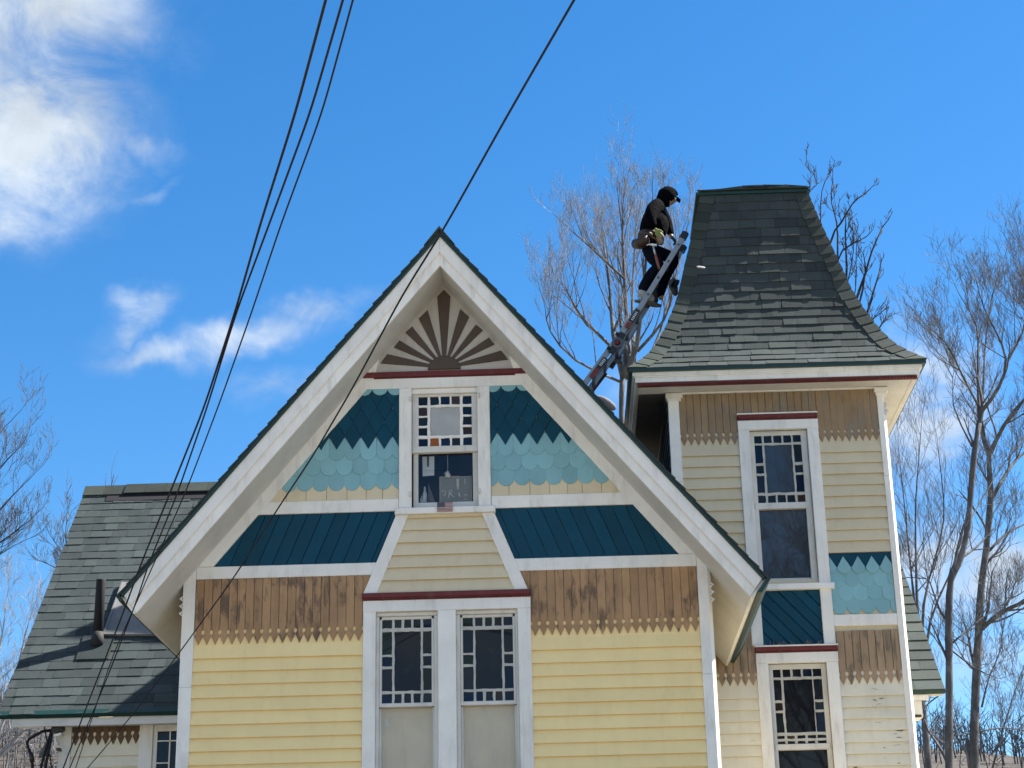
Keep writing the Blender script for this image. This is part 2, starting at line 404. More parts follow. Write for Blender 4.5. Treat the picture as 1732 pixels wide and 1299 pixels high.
band(-2.671, -.70, 6.393, 6.528); band(.70, 2.671, 6.393, 6.528)
band(-2.06, -.502, 7.094, 7.232); band(.502, 2.06, 7.094, 7.232)
band(-.90, .90, 8.498, 8.616, -.036)

def moulding(x0, x1, z0, z1, y, scallop=.03, name='red_moulding'):
    mb = MB(); mb.rect(x0, x1, z0+.018, z1, y-.05, .09, .008); mb.rect(x0+.01, x1-.01, z0+.008, z0+.02, y-.032, .06, .003)
    n = int((x1-x0)/scallop)
    for i in range(n):
        xc = x0+(i+.5)*(x1-x0)/n; mb.rect(xc-scallop*.36, xc+scallop*.36, z0-.008, z0+.012, y-.026, .05, .004)
    return mb.build(name, M['red'], house)
moulding(-.90, .905, 8.612, 8.694, -.0)
moulding(-.885, .898, 6.112, 6.182, -.035)

# --- sunburst in the peak
MB().slab([(-.87, 8.69), (.87, 8.69), (0, 9.738)], -.004, .01, 0).build('sunburst_panel', paint('grey_white_paint', (.47, .455, .435), dirt=(.26, .24, .22), dirt_amt=.5, bump=.15), house)
m_sb = paint('taupe_sunburst_paint', (.082, .063, .054), rough=.8, var=.15, rnd=.06, dirt=(.08, .055, .045), dirt_amt=.4, bump=.2)
rays = [[(0, 9.676), (-.074, 9.592), (-.019, 8.83), (.019, 8.83), (.074, 9.592)]]
for p, q in (((.183, 9.436), (.282, 9.334)), ((.357, 9.24), (.433, 9.172)), ((.501, 9.079), (.560, 8.995)), ((.635, 8.919), (.710, 8.811))):
    mx, mz = (p[0]+q[0])/2, (p[1]+q[1])/2-8.735; l = math.hypot(mx, mz); ux, uz = mx/l, mz/l; r0 = .13
    a = (ux*r0-uz*.014, 8.735+uz*r0+ux*.014); b2 = (ux*r0+uz*.014, 8.735+uz*r0-ux*.014)
    rays.append([p, a, b2, q]); rays.append([(-x, z) for x, z in (q, b2, a, p)])
for q in rays: MB().slab(q, -.02, .018, .004).build('sunburst_ray', m_sb, house)
MB().slab([(.182*math.cos(t*math.pi/14), 8.715+.158*math.sin(t*math.pi/14)) for t in range(15)], -.032, .03, .008).build('sunburst_hub', m_sb, house)

# --- shingled panels of the gable: yellow butts, aqua fish-scales, dark points
def fish(w=.1765, h=.26, y=0, t=.017):
    r = w/2; pts = [(-r, h), (-r, r)]+[(r*math.cos(math.pi+i*math.pi/12), r+r*math.sin(math.pi+i*math.pi/12)) for i in range(1, 12)]+[(r, r), (r, h)]
    return MB().slab(pts, y, t, .003)
def point(w=.170, h=.30, tip=.146): return MB().slab([(0, 0), (w/2, tip), (w/2, h), (-w/2, h), (-w/2, tip)], 0, .012, .003)
FISH = fish().mesh('fish_scale', M['aqua']); DIAM = point().mesh('pointed_shingle', M['navy'])
P_ = .173
def piece(name, me, x, z, y, lean=.05, parent=house):
    o = put(name, me, parent, (x+R.uniform(-.002, .002), y+R.uniform(-.0015, .0015), z+R.uniform(-.004, .004)))
    o.rotation_euler = (-lean+R.uniform(-.012, .012), R.uniform(-.012, .012), R.uniform(-.006, .006)); return o
for sg in (-1, 1):
    xin = .49; lim = lambda z: (9.60-z)/1.205
    for zb, ph in ((7.343, 0), (7.515, .5), (7.683, 0)):
        for k in range(-1, 9):
            x = .664+(k+ph)*P_-(.0 if sg > 0 else .0)
            if x-P_/2 > lim(zb) or x+P_/2 < xin+.06: continue
            piece('fish_scale', FISH, sg*x, zb, -.026)
    for r_, zb in enumerate((7.807, 7.972, 8.137, 8.302)):
        for k in range(-1, 7):
            x = .664+(k+(.5 if r_ % 2 else 0))*P_
            if x-P_/2 > lim(zb+.1) or x+P_/2 < xin+.06: continue
            piece('pointed_shingle', DIAM, sg*x, zb, -.030, .055)
FISHS = fish(h=.10).mesh('fish_scale', M['aqua'])
for sg in (-1, 1):
    for k in range(3): piece('fish_scale', FISHS, sg*(.60+k*P_-.06), 8.425, -.0315, 0)
    x = .502
    while x < 1.93:
        wv = R.uniform(.15, .23); x2 = min(x+wv, 1.95)
        a, b2 = sorted((sg*x, sg*(x2-.004))); MB().rect(a, b2, 7.232, 7.44, -.014-R.uniform(0, .004), .02, .002).build('butt_shingle', M['cream'], house); x = x2

# --- slanted boards in the teal panels
def clip(poly, a, b, c):           # keep a*x+b*z <= c
    o = []
    for i in range(len(poly)):
        p, q = poly[i], poly[(i+1) % len(poly)]; fp, fq = a*p[0]+b*p[1]-c, a*q[0]+b*q[1]-c
        if fp <= 0: o.append(p)
        if fp*fq < 0: s_ = fp/(fp-fq); o.append((p[0]+(q[0]-p[0])*s_, p[1]+(q[1]-p[1])*s_))
    return o
for sg in (-1, 1):
    for k in range(-3, 16):
        xb = .80+k*.1525; sl = .40
        q = [(xb, 6.528), (xb+.150, 6.528), (xb+.150-sl*.566, 7.094), (xb-sl*.566, 7.094)]
        q = clip(q, 1.205, 1, 9.60)
        q = clip(q, -1, -sl, -(.765+sl*6.528-.02)) if q else q
        if len(q) < 3: continue
        q = [(sg*x, z) for x, z in q]
        if sg < 0: q = q[::-1]
        o = MB().slab(q, -.012, .02, .007).build('slanted_board', M['navy'], house)
    # trapezoid side boards
    q = [(.53, 7.045), (.395, 7.045), (.735, 6.18), (.878, 6.18)]
    q = [(sg*x, z) for x, z in q]
    if sg < 0: q = q[::-1]
    MB().slab(q, -.042, .05, .005).build('trim_board', M['white'], house)

# --- clapboards
def clap(x0, x1, zb, e, y=0, mat='yellow', x0t=None, x1t=None, parent=house, cut=.0):
    x0t = x0 if x0t is None else x0t; x1t = x1 if x1t is None else x1t
    dz = R.uniform(-.0025, .0025); dzr = R.uniform(-.003, .003); f = -.031+R.uniform(-.003, .002)
    mb = MB(); zt = zb+e+.014
    prof = lambda t: None
    def ring(xb, xt, d): return [(xb, y+.006, zb+d+.034), (xb, y+f+.007, zb+d+.034), (xb, y+f+.005, zb+d), (xb, y+f, zb+d), (xb, y+f-.001, zb+d+.006), (xt, y-.003, zt+d), (xt, y+.006, zt+d)]
    mb.loft([ring(x0, x0t, dz), ring((x0+x1)/2, (x0t+x1t)/2, (dz+dzr)/2+R.uniform(-.002, .002)), ring(x1, x1t, dzr)])
    return mb.build('clapboard', M[mat], parent)
E = .1385; z = 5.674
for i in range(16):
    zb = z-i*E
    if i == 0:
        for a, b2 in ((-2.672, -.874), (.898, 2.672)): MB().rect(a, b2, 5.674, 5.90, -.006, .012, 0).build('backing_board', M['yellow'], house)
        continue
    clap(-2.672, -.872, zb, E); clap(.896, 2.672, zb, E)
for i in range(7):
    zb = 6.195+i*.1365-.005; zt = zb+.1365
    if i == 6: zt = 7.045
    xa = lambda zz: .735-(zz-6.18)*.34/.865
    clap(-xa(zb)-.02, xa(zb)+.02, zb, min(.1365, 7.04-zb), -.004, 'cream', -xa(zt)-.02, xa(zt)+.02)

# --- the skirt of vertical boards with cut tips
def skirt_mesh(name, top, tip, mat, w=.0895):
    h = w/2-.0022; n = tip+.115
    pts = [(h, top), (-h, top), (-h, n+.045), (-h*.70, n+.036), (-h*.58, n+.018), (-h*.72, n+.002), (-h*.99, n-.012), (-h*.99, n-.022), (0, tip), (h*.99, n-.022), (h*.99, n-.012), (h*.72, n+.002), (h*.58, n+.018), (h*.70, n+.036), (h, n+.045)]
    return MB().slab(pts, 0, .022, .003).mesh(name, M[mat])
SK = [skirt_mesh('skirt_board', .705, 0, 'brown') for i in range(1)]
def skirt(x0, x1, tip, me, y, w=.0895):
    n = round((x1-x0)/w); w = (x1-x0)/n
    for i in range(n):
        o = put('skirt_board', me, house, (x0+(i+.5)*w, y-R.uniform(0, .005), tip+R.uniform(-.004, .004)))
        o.rotation_euler = (0, R.uniform(-.004, .004), R.uniform(-.02, .02))
skirt(-2.668, -.79, 5.686, SK[0], -.020); skirt(.81, 2.668, 5.690, SK[0], -.020)

# --- windows
def window(name, y, casing, cols, rows, side_cols, centre, lower, sash, panes, shade=None, lower_mat='pane', extra_rows=None, clear=False, bars=.008):
    """casing/sash: lists of rects (x0,x1,z0,z1,depth); cols: glass columns; rows: (top row, bottom row, side rows)"""
    wn = empty(name, (0, 0, 0), house)
    for r in casing: MB().rect(r[0], r[1], r[2], r[3], y+r[4], r[5] if len(r) > 5 else .06, .006).build('casing', M['white'], wn)
    sb = MB()
    for r in sash: sb.rect(r[0], r[1], r[2], r[3], y+r[4], r[5] if len(r) > 5 else .05, .006)
    sb.build('sash', M['sashwhite'], wn)
    top, bot, sides = rows; P = []
    for c in cols: P.append((c[0], c[1], top[0], top[1])); P.append((c[0], c[1], bot[0], bot[1]))
    for s_ in sides:
        P.append((cols[0][0], cols[0][1], *s_)); P.append((cols[-1][0], cols[-1][1], *s_))
    if extra_rows:
        for c in extra_rows[0]: P.append((c[0], c[1], *extra_rows[1]))
    gy = y+.045
    for i, q in enumerate(P):
        mname = panes[i % len(panes)]
        o = MB().rect(q[0]-.012, q[1]+.012, q[2]-.012, q[3]+.012, 0, .004, 0).build('pane', M[mname], wn, loc=(0, gy, 0))
        o.rotation_euler = (0, 0, 0)
    o = MB().rect(*centre, 0, .004, 0).build('pane', M[panes[-1]] if len(panes) else M['pane'], wn, loc=(0, gy+.002, 0))
    # lead and putty bars: whatever of the sheet is not glass, slightly ragged
    mb = MB(); X0, X1, Z0, Z1 = cols[0][0], cols[-1][1], bot[0], top[1]
    def bar(x0, x1, z0, z1):
        wob = lambda: R.uniform(-.004, .004)
        if x1-x0 > z1-z0:
            n = max(2, int((x1-x0)/.05)); up = [(x0+(x1-x0)*i/n, z1+wob()) for i in range(n+1)]; dn = [(x0+(x1-x0)*i/n, z0+wob()) for i in range(n+1)]
            mb.slab(dn+up[::-1], gy-.014, .014, .003)
        else:
            n = max(2, int((z1-z0)/.05)); rt = [(x1+wob(), z0+(z1-z0)*i/n) for i in range(n+1)]; lf = [(x0+wob(), z0+(z1-z0)*i/n) for i in range(n+1)]
            mb.slab(rt+lf[::-1], gy-.013, .013, .003)
    cx0, cx1, cz0, cz1 = centre
    bar(X0, X1, cz1-.002, top[0]+.004) if cz1 < top[0] else bar(X0, X1, top[0]-.010, top[0]+.010)
    bar(X0, X1, bot[1]-.004, cz0+.004)
    bar(cols[0][1]-.002, cx0+.004, Z0, Z1); bar(cx1-.004, cols[-1][0]+.002, Z0, Z1)
    for a, b2 in zip(cols, cols[1:]):
        if a is cols[0] or b2 is cols[-1]: continue
        bar(a[1], b2[0], *top); bar(a[1], b2[0], *bot)
    for a, b2 in zip(sides, sides[1:]):
        for c in (cols[0], cols[-1]): bar(c[0], c[1], b2[1], a[0])
    if extra_rows:
        bar(X0, X1, extra_rows[1][1], bot[0])
        for a, b2 in zip(extra_rows[0], extra_rows[0][1:]): bar(a[1], b2[0], *extra_rows[1])
    mb.build('glazing_bars', M['white' if name == 'gable_window' else 'putty'], wn)
    if clear: MB().rect(*lower, y+.085, .004, 0).build('pane', M['clear'], wn)
    else: MB().rect(*lower, 0, .004, 0).build('pane', M[lower_mat], wn, loc=(0, y+.085, 0))
    return wn
# upper gable window
uw = window('gable_window', 0, [(-.499, -.362, 7.112, 8.497, -.045, .06), (.362, .499, 7.112, 8.497, -.045, .06), (-.54, .545, 7.040, 7.111, -.085, .11), (-.362, .362, 8.44, 8.497, -.004, .05)],
 [(-.290, -.190), (-.162, -.068), (-.044, .053), (.075, .172), (.197, .296)], ((8.312, 8.412), (7.836, 7.930), [(8.192, 8.286), (8.078, 8.172), (7.958, 8.050)]), None,
 (-.166, .170, 7.956, 8.290), (-.302, .302, 7.20, 7.775),
 [(-.362, -.290, 7.765, 8.44, .028), (.296, .362, 7.765, 8.44, .028), (-.30, .30, 8.412, 8.44, .028), (-.362, .362, 7.762, 7.836, .02, .06), (-.352, -.298, 7.125, 7.765, .065), (.300, .362, 7.125, 7.765, .065), (-.352, .352, 7.125, 7.206, .064, .05)],
 ['pane', 'pane_blue', 'pane', 'pane_amber', 'pane_blue', 'pane_blue', 'pane_brown', 'pane', 'pane_blue', 'pane_blue', 'pane_brown', 'pane_blue', 'pane', 'pane', 'pane', 'pane_brown', 'pane_white'], clear=True)
for x, z in ((-.375, 8.365), (.378, 8.38), (-.375, 7.27), (.378, 7.28)):
    mb = MB(); mb.tube([(x, -.05, z-.022), (x, -.075, z-.01), (x, -.075, z+.012), (x, -.05, z+.022)], .009, 6); mb.tube([(x, -.05, z-.03), (x, -.05, z+.03)], .012, 6); mb.build('shutter_hook', M['white'], uw, True)
# paired windows below
CASE = [(-.874, -.740, 3.4, 5.986, -.045), (-.084, .107, 3.4, 5.986, -.045), (.759, .898, 3.4, 5.986, -.045), (-.876, .900, 5.985, 6.110, -.048)]
for i, (x0, x1, g0, g1) in enumerate(((-.740, -.084, -.679, -.156), (.107, .759, .176, .702))):
    wd = g1-g0; cs = [(g0, g0+.108), (g0+.134, g0+.206), (g0+.236, g0+.308), (g0+.334, g0+.406), (g0+.432, g1)]
    pw = window('paired_window', 0, CASE[:2]+CASE[3:] if i == 0 else CASE[2:3], cs, ((5.818, 5.912), (5.026, 5.128), [(5.540, 5.782), (5.416, 5.514), (5.152, 5.388)]), None,
      (g0+.128, g0+.412, 5.150, 5.784), (g0-.005, g1+.005, 3.6, 4.985),
      [(x0, g0-.028, 3.5, 5.944, .005, .06), (g1+.028, x1, 3.5, 5.944, .005, .06), (x0+.001, x1-.001, 5.945, 5.984, .002, .06), (g0-.028, g0, 4.985, 5.945, .028), (g1, g1+.028, 4.985, 5.945, .028), (g0-.028, g1+.028, 5.912, 5.945, .028), (g0-.028, g1+.028, 4.985, 5.026, .022, .06), (g0-.03, g0-.006, 3.5, 4.985, .065), (g1+.006, g1+.03, 3.5, 4.985, .065)],
      ['pane', 'pane_blue', 'pane_green', 'pane', 'pane_green', 'pane', 'pane_blue', 'pane', 'pane_blue', 'pane', 'pane_green', 'pane', 'pane_blue', 'pane_blue', 'pane', 'pane_green', 'pane'] if i == 0 else
      ['pane_green', 'pane_blue', 'pane', 'pane_blue', 'pane_green', 'pane', 'pane', 'pane_brown', 'pane_blue', 'pane', 'pane_blue', 'pane', 'pane_green', 'pane', 'pane', 'pane_blue', 'pane'], clear=True)
    MB().rect(g0-.02, g1+.02, 3.5, 4.99, .115, .006, 0).build('window_shade', M['shade'], pw)
    if i == 0: MB().slab([(-.652, 4.80), (-.612, 4.80), (-.628, 4.885), (-.636, 4.885)], .108, .006, 0).build('shade_tear', M['white'], pw)

# ================================================================== the tower
TY, TX0, TX1, TXC, TYC = 2.95, 2.64, 5.362, 3.995, 4.31
bx = MB()
bx.box((TX0+.02, TY+.30, 0), (TX1-.02, 5.66, 9.45)); bx.build('tower_core', M['inside'], house)
tw = MB()
for x0, x1, z0, z1 in ((TX0+.02, 3.60, 0, 9.45), (4.42, TX1-.02, 0, 9.45), (3.60, 4.42, 8.95, 9.45), (3.60, 4.42, 5.98, 6.95)): tw.rect(x0, x1, z0, z1, TY+.008, .05, 0)
tw.box((TX1-.02, TY+.02, 0), (TX1+.0, 5.67, 9.45)); tw.build('tower_wall', M['cream'], house)
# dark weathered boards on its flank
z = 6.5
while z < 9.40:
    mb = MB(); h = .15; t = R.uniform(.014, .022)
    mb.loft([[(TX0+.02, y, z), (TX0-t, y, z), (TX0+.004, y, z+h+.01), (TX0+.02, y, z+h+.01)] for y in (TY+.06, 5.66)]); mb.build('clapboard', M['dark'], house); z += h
# corner posts, planed outer arris towards the light
for a, b_, c in ((2.642, 2.776, 0), (5.276, 5.372, .03)):
    pr = [(a, TY+.06), (a, TY-.036), (b_-c, TY-.036), (b_+c*.2, TY-.036+c*1.2), (b_+c*.2, TY+.10), (a, TY+.10)] if c else [(a, TY+.12), (a, TY-.036), (b_, TY-.036), (b_, TY+.12)]
    for zb, zt in ((0, 8.232), (8.235, 9.46)):
        mb = MB(); mb.loft([[(x, y, z) for x, y in pr] for z in (zb, zt)]); mb.build('corner_post', M['white'], house)
    mb = MB(); mb.rect(a-.03, b_+.05, 9.335, 9.40, TY-.07, .12, .01); mb.rect(a-.015, b_+.03, 9.30, 9.336, TY-.055, .10, .008); mb.build('post_capital', M['white'], house)
mb = MB()
for zz in (9.20, 9.11): mb.tube([(5.372, TY-.02, zz), (5.405, TY-.02, zz-.03), (5.372, TY-.02, zz-.065)], .013, 6)
mb.build('post_beads', M['white'], house, True)
def tband(x0, x1, z0, z1, y=TY-.03, mat='white', name='trim_band'): return MB().rect(x0, x1, z0, z1, y, .04, .005).build(name, M[mat], house)
tband(2.776, 5.276, 9.388, 9.47, TY-.045)
tband(4.510, 5.276, 6.352, 6.492); tband(2.776, 3.535, 6.352, 6.492)
# boarding, clapboards, scales down the front
SKT = skirt_mesh('skirt_board', .69, 0, 'bare'); SKT2 = skirt_mesh('skirt_board', .655, 0, 'taupe')
skirt(2.778, 3.502, 8.708, SKT, TY-.018); skirt(4.508, 5.274, 8.706, SKT, TY-.018)
SKS = MB().slab([(-.0425, .36), (.0425, .36), (.0425, .69), (-.0425, .69)], 0, .02, .003).mesh('skirt_board', M['bare'])
skirt(3.502, 4.508, 8.708, SKS, TY-.018)
for a, b2 in ((2.776, 3.51), (4.50, 5.276)): MB().rect(a, b2, 8.70, 8.88, TY-.004, .01, 0).build('backing_board', M['cream'], house)
for i in range(10):
    zb = 8.706-(i+1)*.1438
    clap(2.776, 3.512, zb, .1438, TY, 'cream'); clap(4.498, 5.276, zb, .1438, TY, 'cream')
for x0, x1, p0 in ((4.512, 5.274, 4.687), (2.776, 3.535, 2.86)):
    MB().rect(x0, x1, 7.0, 7.262, TY-.012, .02, .002).build('dark_board', M['navy'], house)
    MB().rect(x0, x1, 6.492, 6.66, TY-.006, .012, .002).build('backing_board', M['cream'], house)
    DROP = MB().slab([(-.082, .082)]+[(.082*math.cos(math.pi+i*math.pi/10), .082+.082*math.sin(math.pi+i*math.pi/10)) for i in range(1, 10)]+[(.082, .082), (0, .222)], 0, .012, .003).mesh('drop_scale', M['aqua'])
    for k in range(-1, 5):
        x = p0+k*.173
        if x0-.05 < x < x1+.05: 
            cut = DROP
            if x+.085 > x1 or x-.085 < x0:
                pts = [(-.082, .082)]+[(.082*math.cos(math.pi+i*math.pi/10), .082+.082*math.sin(math.pi+i*math.pi/10)) for i in range(1, 10)]+[(.082, .082), (0, .222)]
                pts = clip(clip(pts, 1, 0, x1-x-.003), -1, 0, x-x0-.003)
                if len(pts) < 3: continue
                cut = MB().slab(pts, 0, .012, .001).mesh('drop_scale', M['aqua'])
            piece('drop_scale', cut, x, 6.998, TY-.032, .03)
    for zb, ph in ((6.834, .5), (6.658, 0), (6.500, .5)):
        for k in range(-2, 6):
            x = p0+(k+ph)*.173
            if x-.084 > x1-.02 or x+.084 < x0+.02: continue
            me = FISH
            if x+.084 > x1 or x-.084 < x0:
                r = .084; pts = [(-r, .26), (-r, r)]+[(r*math.cos(math.pi+i*math.pi/12), r+r*math.sin(math.pi+i*math.pi/12)) for i in range(1, 12)]+[(r, r), (r, .26)]
                pts = clip(clip(pts, 1, 0, x1-x-.003), -1, 0, x-x0-.003)
                if len(pts) < 3: continue
                me = MB().slab(pts, 0, .012, .001).mesh('fish_scale', M['aqua'])
            piece('fish_scale', me, x, zb, TY-.026)
skirt(4.520, 5.274, 5.640, SKT2, TY-.018); skirt(2.80, 3.535, 5.655, SKT2, TY-.018)
for a, b2 in ((2.776, 3.535), (4.52, 5.276)): MB().rect(a, b2, 5.63, 5.83, TY-.004, .01, 0).build('backing_board', M['pale'], house)
for i in range(15):
    zb = 5.640-(i+1)*.1375
    clap(2.776, 3.556, zb, .1375, TY, 'pale'); clap(4.514, 5.276, zb, .1375, TY, 'pale')
# upper window and the diagonal panel under it
def red_cap(x0, x1, z0, z1):
    moulding(x0, x1, z0, z1, TY-.03); MB().rect(x0-.006, x1+.006, z1-.002, z1+.016, TY-.09, .10, .004).build('drip_cap', M['white'], house)
red_cap(3.502, 4.502, 9.012, 9.078)
cs = [(3.704, 3.800), (3.828, 3.924), (3.948, 4.044), (4.069, 4.160), (4.189, 4.289)]
window('tower_window', TY, [(3.502, 3.640, 6.135, 8.885, -.045), (4.368, 4.508, 6.135, 8.885, -.045), (3.500, 4.510, 8.884, 9.012, -.048), (3.49, 4.545, 6.812, 6.885, -.085, .11)], cs,
 ((8.722, 8.822), (7.942, 8.042), [(8.464, 8.694), (8.328, 8.428), (8.078, 8.300)]), None, (3.822, 4.168, 8.070, 8.698), (3.700, 4.295, 6.98, 7.862),
 [(3.64, 3.704, 6.885, 8.885, .03), (4.289, 4.368, 6.885, 8.885, .03), (3.70, 4.292, 8.822, 8.885, .03), (3.66, 4.35, 7.860, 7.942, .02, .06), (3.70, 4.292, 6.885, 6.985, .06)],
 ['pane', 'pane', 'pane', 'pane', 'pane', 'pane', 'pane', 'pane', 'pane', 'pane_brown', 'pane_blue', 'pane', 'pane', 'pane', 'pane', 'pane_blue', 'mirror'], lower_mat='mirror')
for k in range(-6, 9):
    xb = 3.64+k*.165; sl = .90
    q = [(xb, 6.135), (xb+.162, 6.135), (xb+.162-sl*.68, 6.812), (xb-sl*.68, 6.812)]
    q = clip(clip(q, 1, 0, 4.372), -1, 0, -3.638)
    if len(q) > 2: MB().slab(q, TY-.014-.006*(k % 2), .03, .010).build('slanted_board', M['navy'], house)
red_cap(3.530, 4.522, 6.050, 6.112)
# a little blown-in debris lying on that moulding
nb = MB()
for i in range(26):
    x = R.uniform(3.66, 4.35); p = V((x, TY-.05+R.uniform(-.02, .02), 6.135)); nb.tube([p, p+V((R.uniform(-.06, .06), R.uniform(-.02, .02), R.uniform(.005, .05)))], .0025, 4)
o = nb.build('twig_litter', plain('dry_twigs', (.28, .21, .13), .9), None); tag(o, 'dry twigs blown on to the red moulding under the slanted teal boards', 'twig litter', kind='stuff')
cs = [(3.738, 3.828), (3.856, 3.944), (3.974, 4.070), (4.098, 4.184), (4.213, 4.318)]
window('tower_window', TY, [(3.538, 3.680, 3.4, 5.918, -.045), (4.378, 4.520, 3.4, 5.918, -.045), (3.536, 4.523, 5.918, 6.042, -.048)], cs,
 ((5.755, 5.852), (5.022, 5.062), [(5.482, 5.724), (5.358, 5.450), (5.096, 5.330)]), None, (3.850, 4.205, 5.092, 5.728), (3.74, 4.335, 3.6, 4.89),
 [(3.68, 3.738, 3.5, 5.918, .03), (4.318, 4.378, 3.5, 5.918, .03), (3.73, 4.33, 5.852, 5.918, .03), (3.70, 4.36, 4.888, 4.958, .02, .06)],
 ['pane', 'pane', 'pane', 'pane_brown', 'pane', 'pane', 'pane_blue', 'pane', 'pane'], extra_rows=(cs, (4.962, 4.992)))

# --- flared roof
PROF = [(9.585, 1.848), (9.66, 1.765), (9.757, 1.668), (9.85, 1.585), (9.931, 1.522), (10.116, 1.415), (10.374, 1.292), (10.658, 1.182), (10.902, 1.104), (11.231, 1.021), (11.504, .952), (11.786, .877), (12.098, .801), (12.461, .715), (12.53, .698)]
ARC = [0.]
for (z0, h0), (z1, h1) in zip(PROF, PROF[1:]): ARC.append(ARC[-1]+math.hypot(z1-z0, h1-h0))
def prof(s):
    s = max(0, min(ARC[-1], s))
    for i in range(len(ARC)-1):
        if s <= ARC[i+1]:
            t = (s-ARC[i])/(ARC[i+1]-ARC[i]); return PROF[i][0]+t*(PROF[i+1][0]-PROF[i][0]), PROF[i][1]+t*(PROF[i+1][1]-PROF[i][1])
    return PROF[-1]
tr = empty('tower_roof', (0, 0, 0), house)
dk = MB()
dk.loft([[(TXC+a*(h-.012), TYC+b*(h-.012), z) for a, b in ((-1, -1), (1, -1), (1, 1), (-1, 1))] for z, h in PROF]); dk.build('roof_deck', M['tshingle'], tr)
NC = 21; ex = ARC[-1]/NC
def face_pt(face, u, s, lift):
    z, h = prof(s); z2, h2 = prof(s+.02); z1, h1 = prof(s-.02)
    tz, th = z2-z1, h2-h1; l = math.hypot(tz, th) or 1; nh, nz = tz/l, -th/l          # outward, up
    d = h+nh*lift
    x, y = (u, -d) if face == 0 else ((-d, -u) if face == 1 else ((d, u) if face == 2 else (-u, d)))
    return V((TXC+x, TYC+y, z+nz*lift))
for c in range(NC):
    s0, s1 = c*ex-.008, (c+1)*ex+.012
    zz, hh = prof(c*ex); lim = hh-.02
    u = -lim-R.uniform(0, .2)
    while u < lim:
        wv = R.choice((.14, .18, .22, .26, .30, .34)); a, b_ = max(u, -lim), min(u+wv, lim); u += wv
        if b_-a < .05: continue
        lf = .013+R.choice((0, 0, .004, .007)); sh_ = 1
        z2, h2 = prof(s1); k2 = min(1, (h2-.0)/hh)
        mb = MB(); e0 = R.uniform(-.004, .004); dl = R.uniform(-.003, .003)
        a2, b2 = max(a, -h2+.0), min(b_, h2)
        if b2-a2 < .03: a2, b2 = a*k2, b_*k2
        lo0 = [face_pt(0, a+.0015, s0+e0, lf+dl), face_pt(0, b_-.0015, s0+e0, lf-dl), face_pt(0, b_-.0015, s0+e0, -.004), face_pt(0, a+.0015, s0+e0, -.004)]
        hi0 = [face_pt(0, a2+.0015, s1, .002), face_pt(0, b2-.0015, s1, .002), face_pt(0, b2-.0015, s1, -.008), face_pt(0, a2+.0015, s1, -.008)]
        mb.loft([lo0, hi0]); mb.build('shingle', M['tshingle'], tr)
for face, nm in ((1, 'shingle_course'), (2, 'shingle_course'), (3, 'shingle_course')):
    mb = MB()
    for c in range(NC):
        s0, s1 = c*ex-.008, (c+1)*ex+.012; h0, h1 = prof(s0)[1], prof(s1)[1]
        n = 7
        for i in range(n):
            a, b_ = -1+2*i/n, -1+2*(i+1)/n; lf = .012+R.uniform(0, .006)
            mb.loft([[face_pt(face, a*h0, s0, lf), face_pt(face, b_*h0, s0, lf), face_pt(face, b_*h0, s0, -.004), face_pt(face, a*h0, s0, -.004)],
                     [face_pt(face, a*h1, s1, .002), face_pt(face, b_*h1, s1, .002), face_pt(face, b_*h1, s1, -.008), face_pt(face, a*h1, s1, -.008)]])
    o = mb.build('shingle_course', M['tshingle'], tr); o['kind'] = 'stuff'
# hip caps: one folded shingle per course on each front hip
for sg, (fa, fb) in ((-1, (0, 1)), (1, (0, 2))):
    for c in range(NC):
        s0, s1 = c*ex-.015+R.uniform(-.008, .008), (c+1)*ex+.035; w0 = .165+R.uniform(-.012, .012)
        h0, h1 = prof(s0)[1], prof(s1)[1]; L0, L1 = .025+R.uniform(0, .007), .014
        def ringp(s, h, L, ww):
            e = face_pt(0, sg*h, s, L); k = face_pt(fb, (sg*-h if fb == 1 else -h) if False else (h if fb == 1 else -h), s, L)
            ed = V((k.x, e.y, (e.z+k.z)/2))
            dh = (prof(s+.03)[1]-prof(s-.03)[1])/.06 if s > .03 else -.7; sf = max(-.0, s+dh*ww*.9)
            f = face_pt(0, sg*(h-ww), sf, L*.85); g = face_pt(fb, ((h-ww) if fb == 1 else -(h-ww)), s, L*.85)
            i0 = face_pt(0, sg*(h-ww), sf, -.002); i1 = face_pt(fb, ((h-ww) if fb == 1 else -(h-ww)), s, -.002); ie = V((TXC+sg*(h-.01), TYC-(h-.01), ed.z-.02))
            return [f, ed, g, i1, ie, i0]
        mb = MB(); mb.loft([ringp(s0, h0, L0, w0), ringp((s0+s1)/2, prof((s0+s1)/2)[1], (L0+L1)/2+.004, w0*.97), ringp(s1, h1, L1, w0*.92)])
        mb.build('hip_shingle', M['cap'], tr)
# flat top: overhanging slab of shingles and low hips
ct = MB(); hz = .735
ct.box((TXC-hz-.05, TYC-hz, 12.505), (TXC+hz+.03, TYC+hz, 12.545)); ct.build('roof_cap', M['green'], tr)
def capz(x): return .012+.075*max(0, 1-((x-.12)/.66)**2)
for lay, n_ in ((0, 6), (1, 5), (2, 4)):
    x = -hz-.04+lay*.16; xe_ = hz+.045-lay*.03
    for i in range(n_):
        x2 = x+(xe_-x)/(n_-i); z0 = 12.545+capz(x)*(lay+.2)/3+R.uniform(0, .006); z1 = 12.545+capz(x2)*(lay+.2)/3+R.uniform(0, .006); yf = TYC-hz-.035+lay*.012
        mb = MB(); mb.loft([[(TXC+x, yf, z0), (TXC+x2-.006, yf+R.uniform(-.01, .01), z1), (TXC+x2*.4, TYC, z1+.05), (TXC+x*.4, TYC, z0+.05)], [(TXC+x, yf, z0+.016), (TXC+x2-.006, yf, z1+.014), (TXC+x2*.4, TYC, z1+.07), (TXC+x*.4, TYC, z0+.07)]])
        mb.build('cap_shingle', M['cap'], tr); x = x2
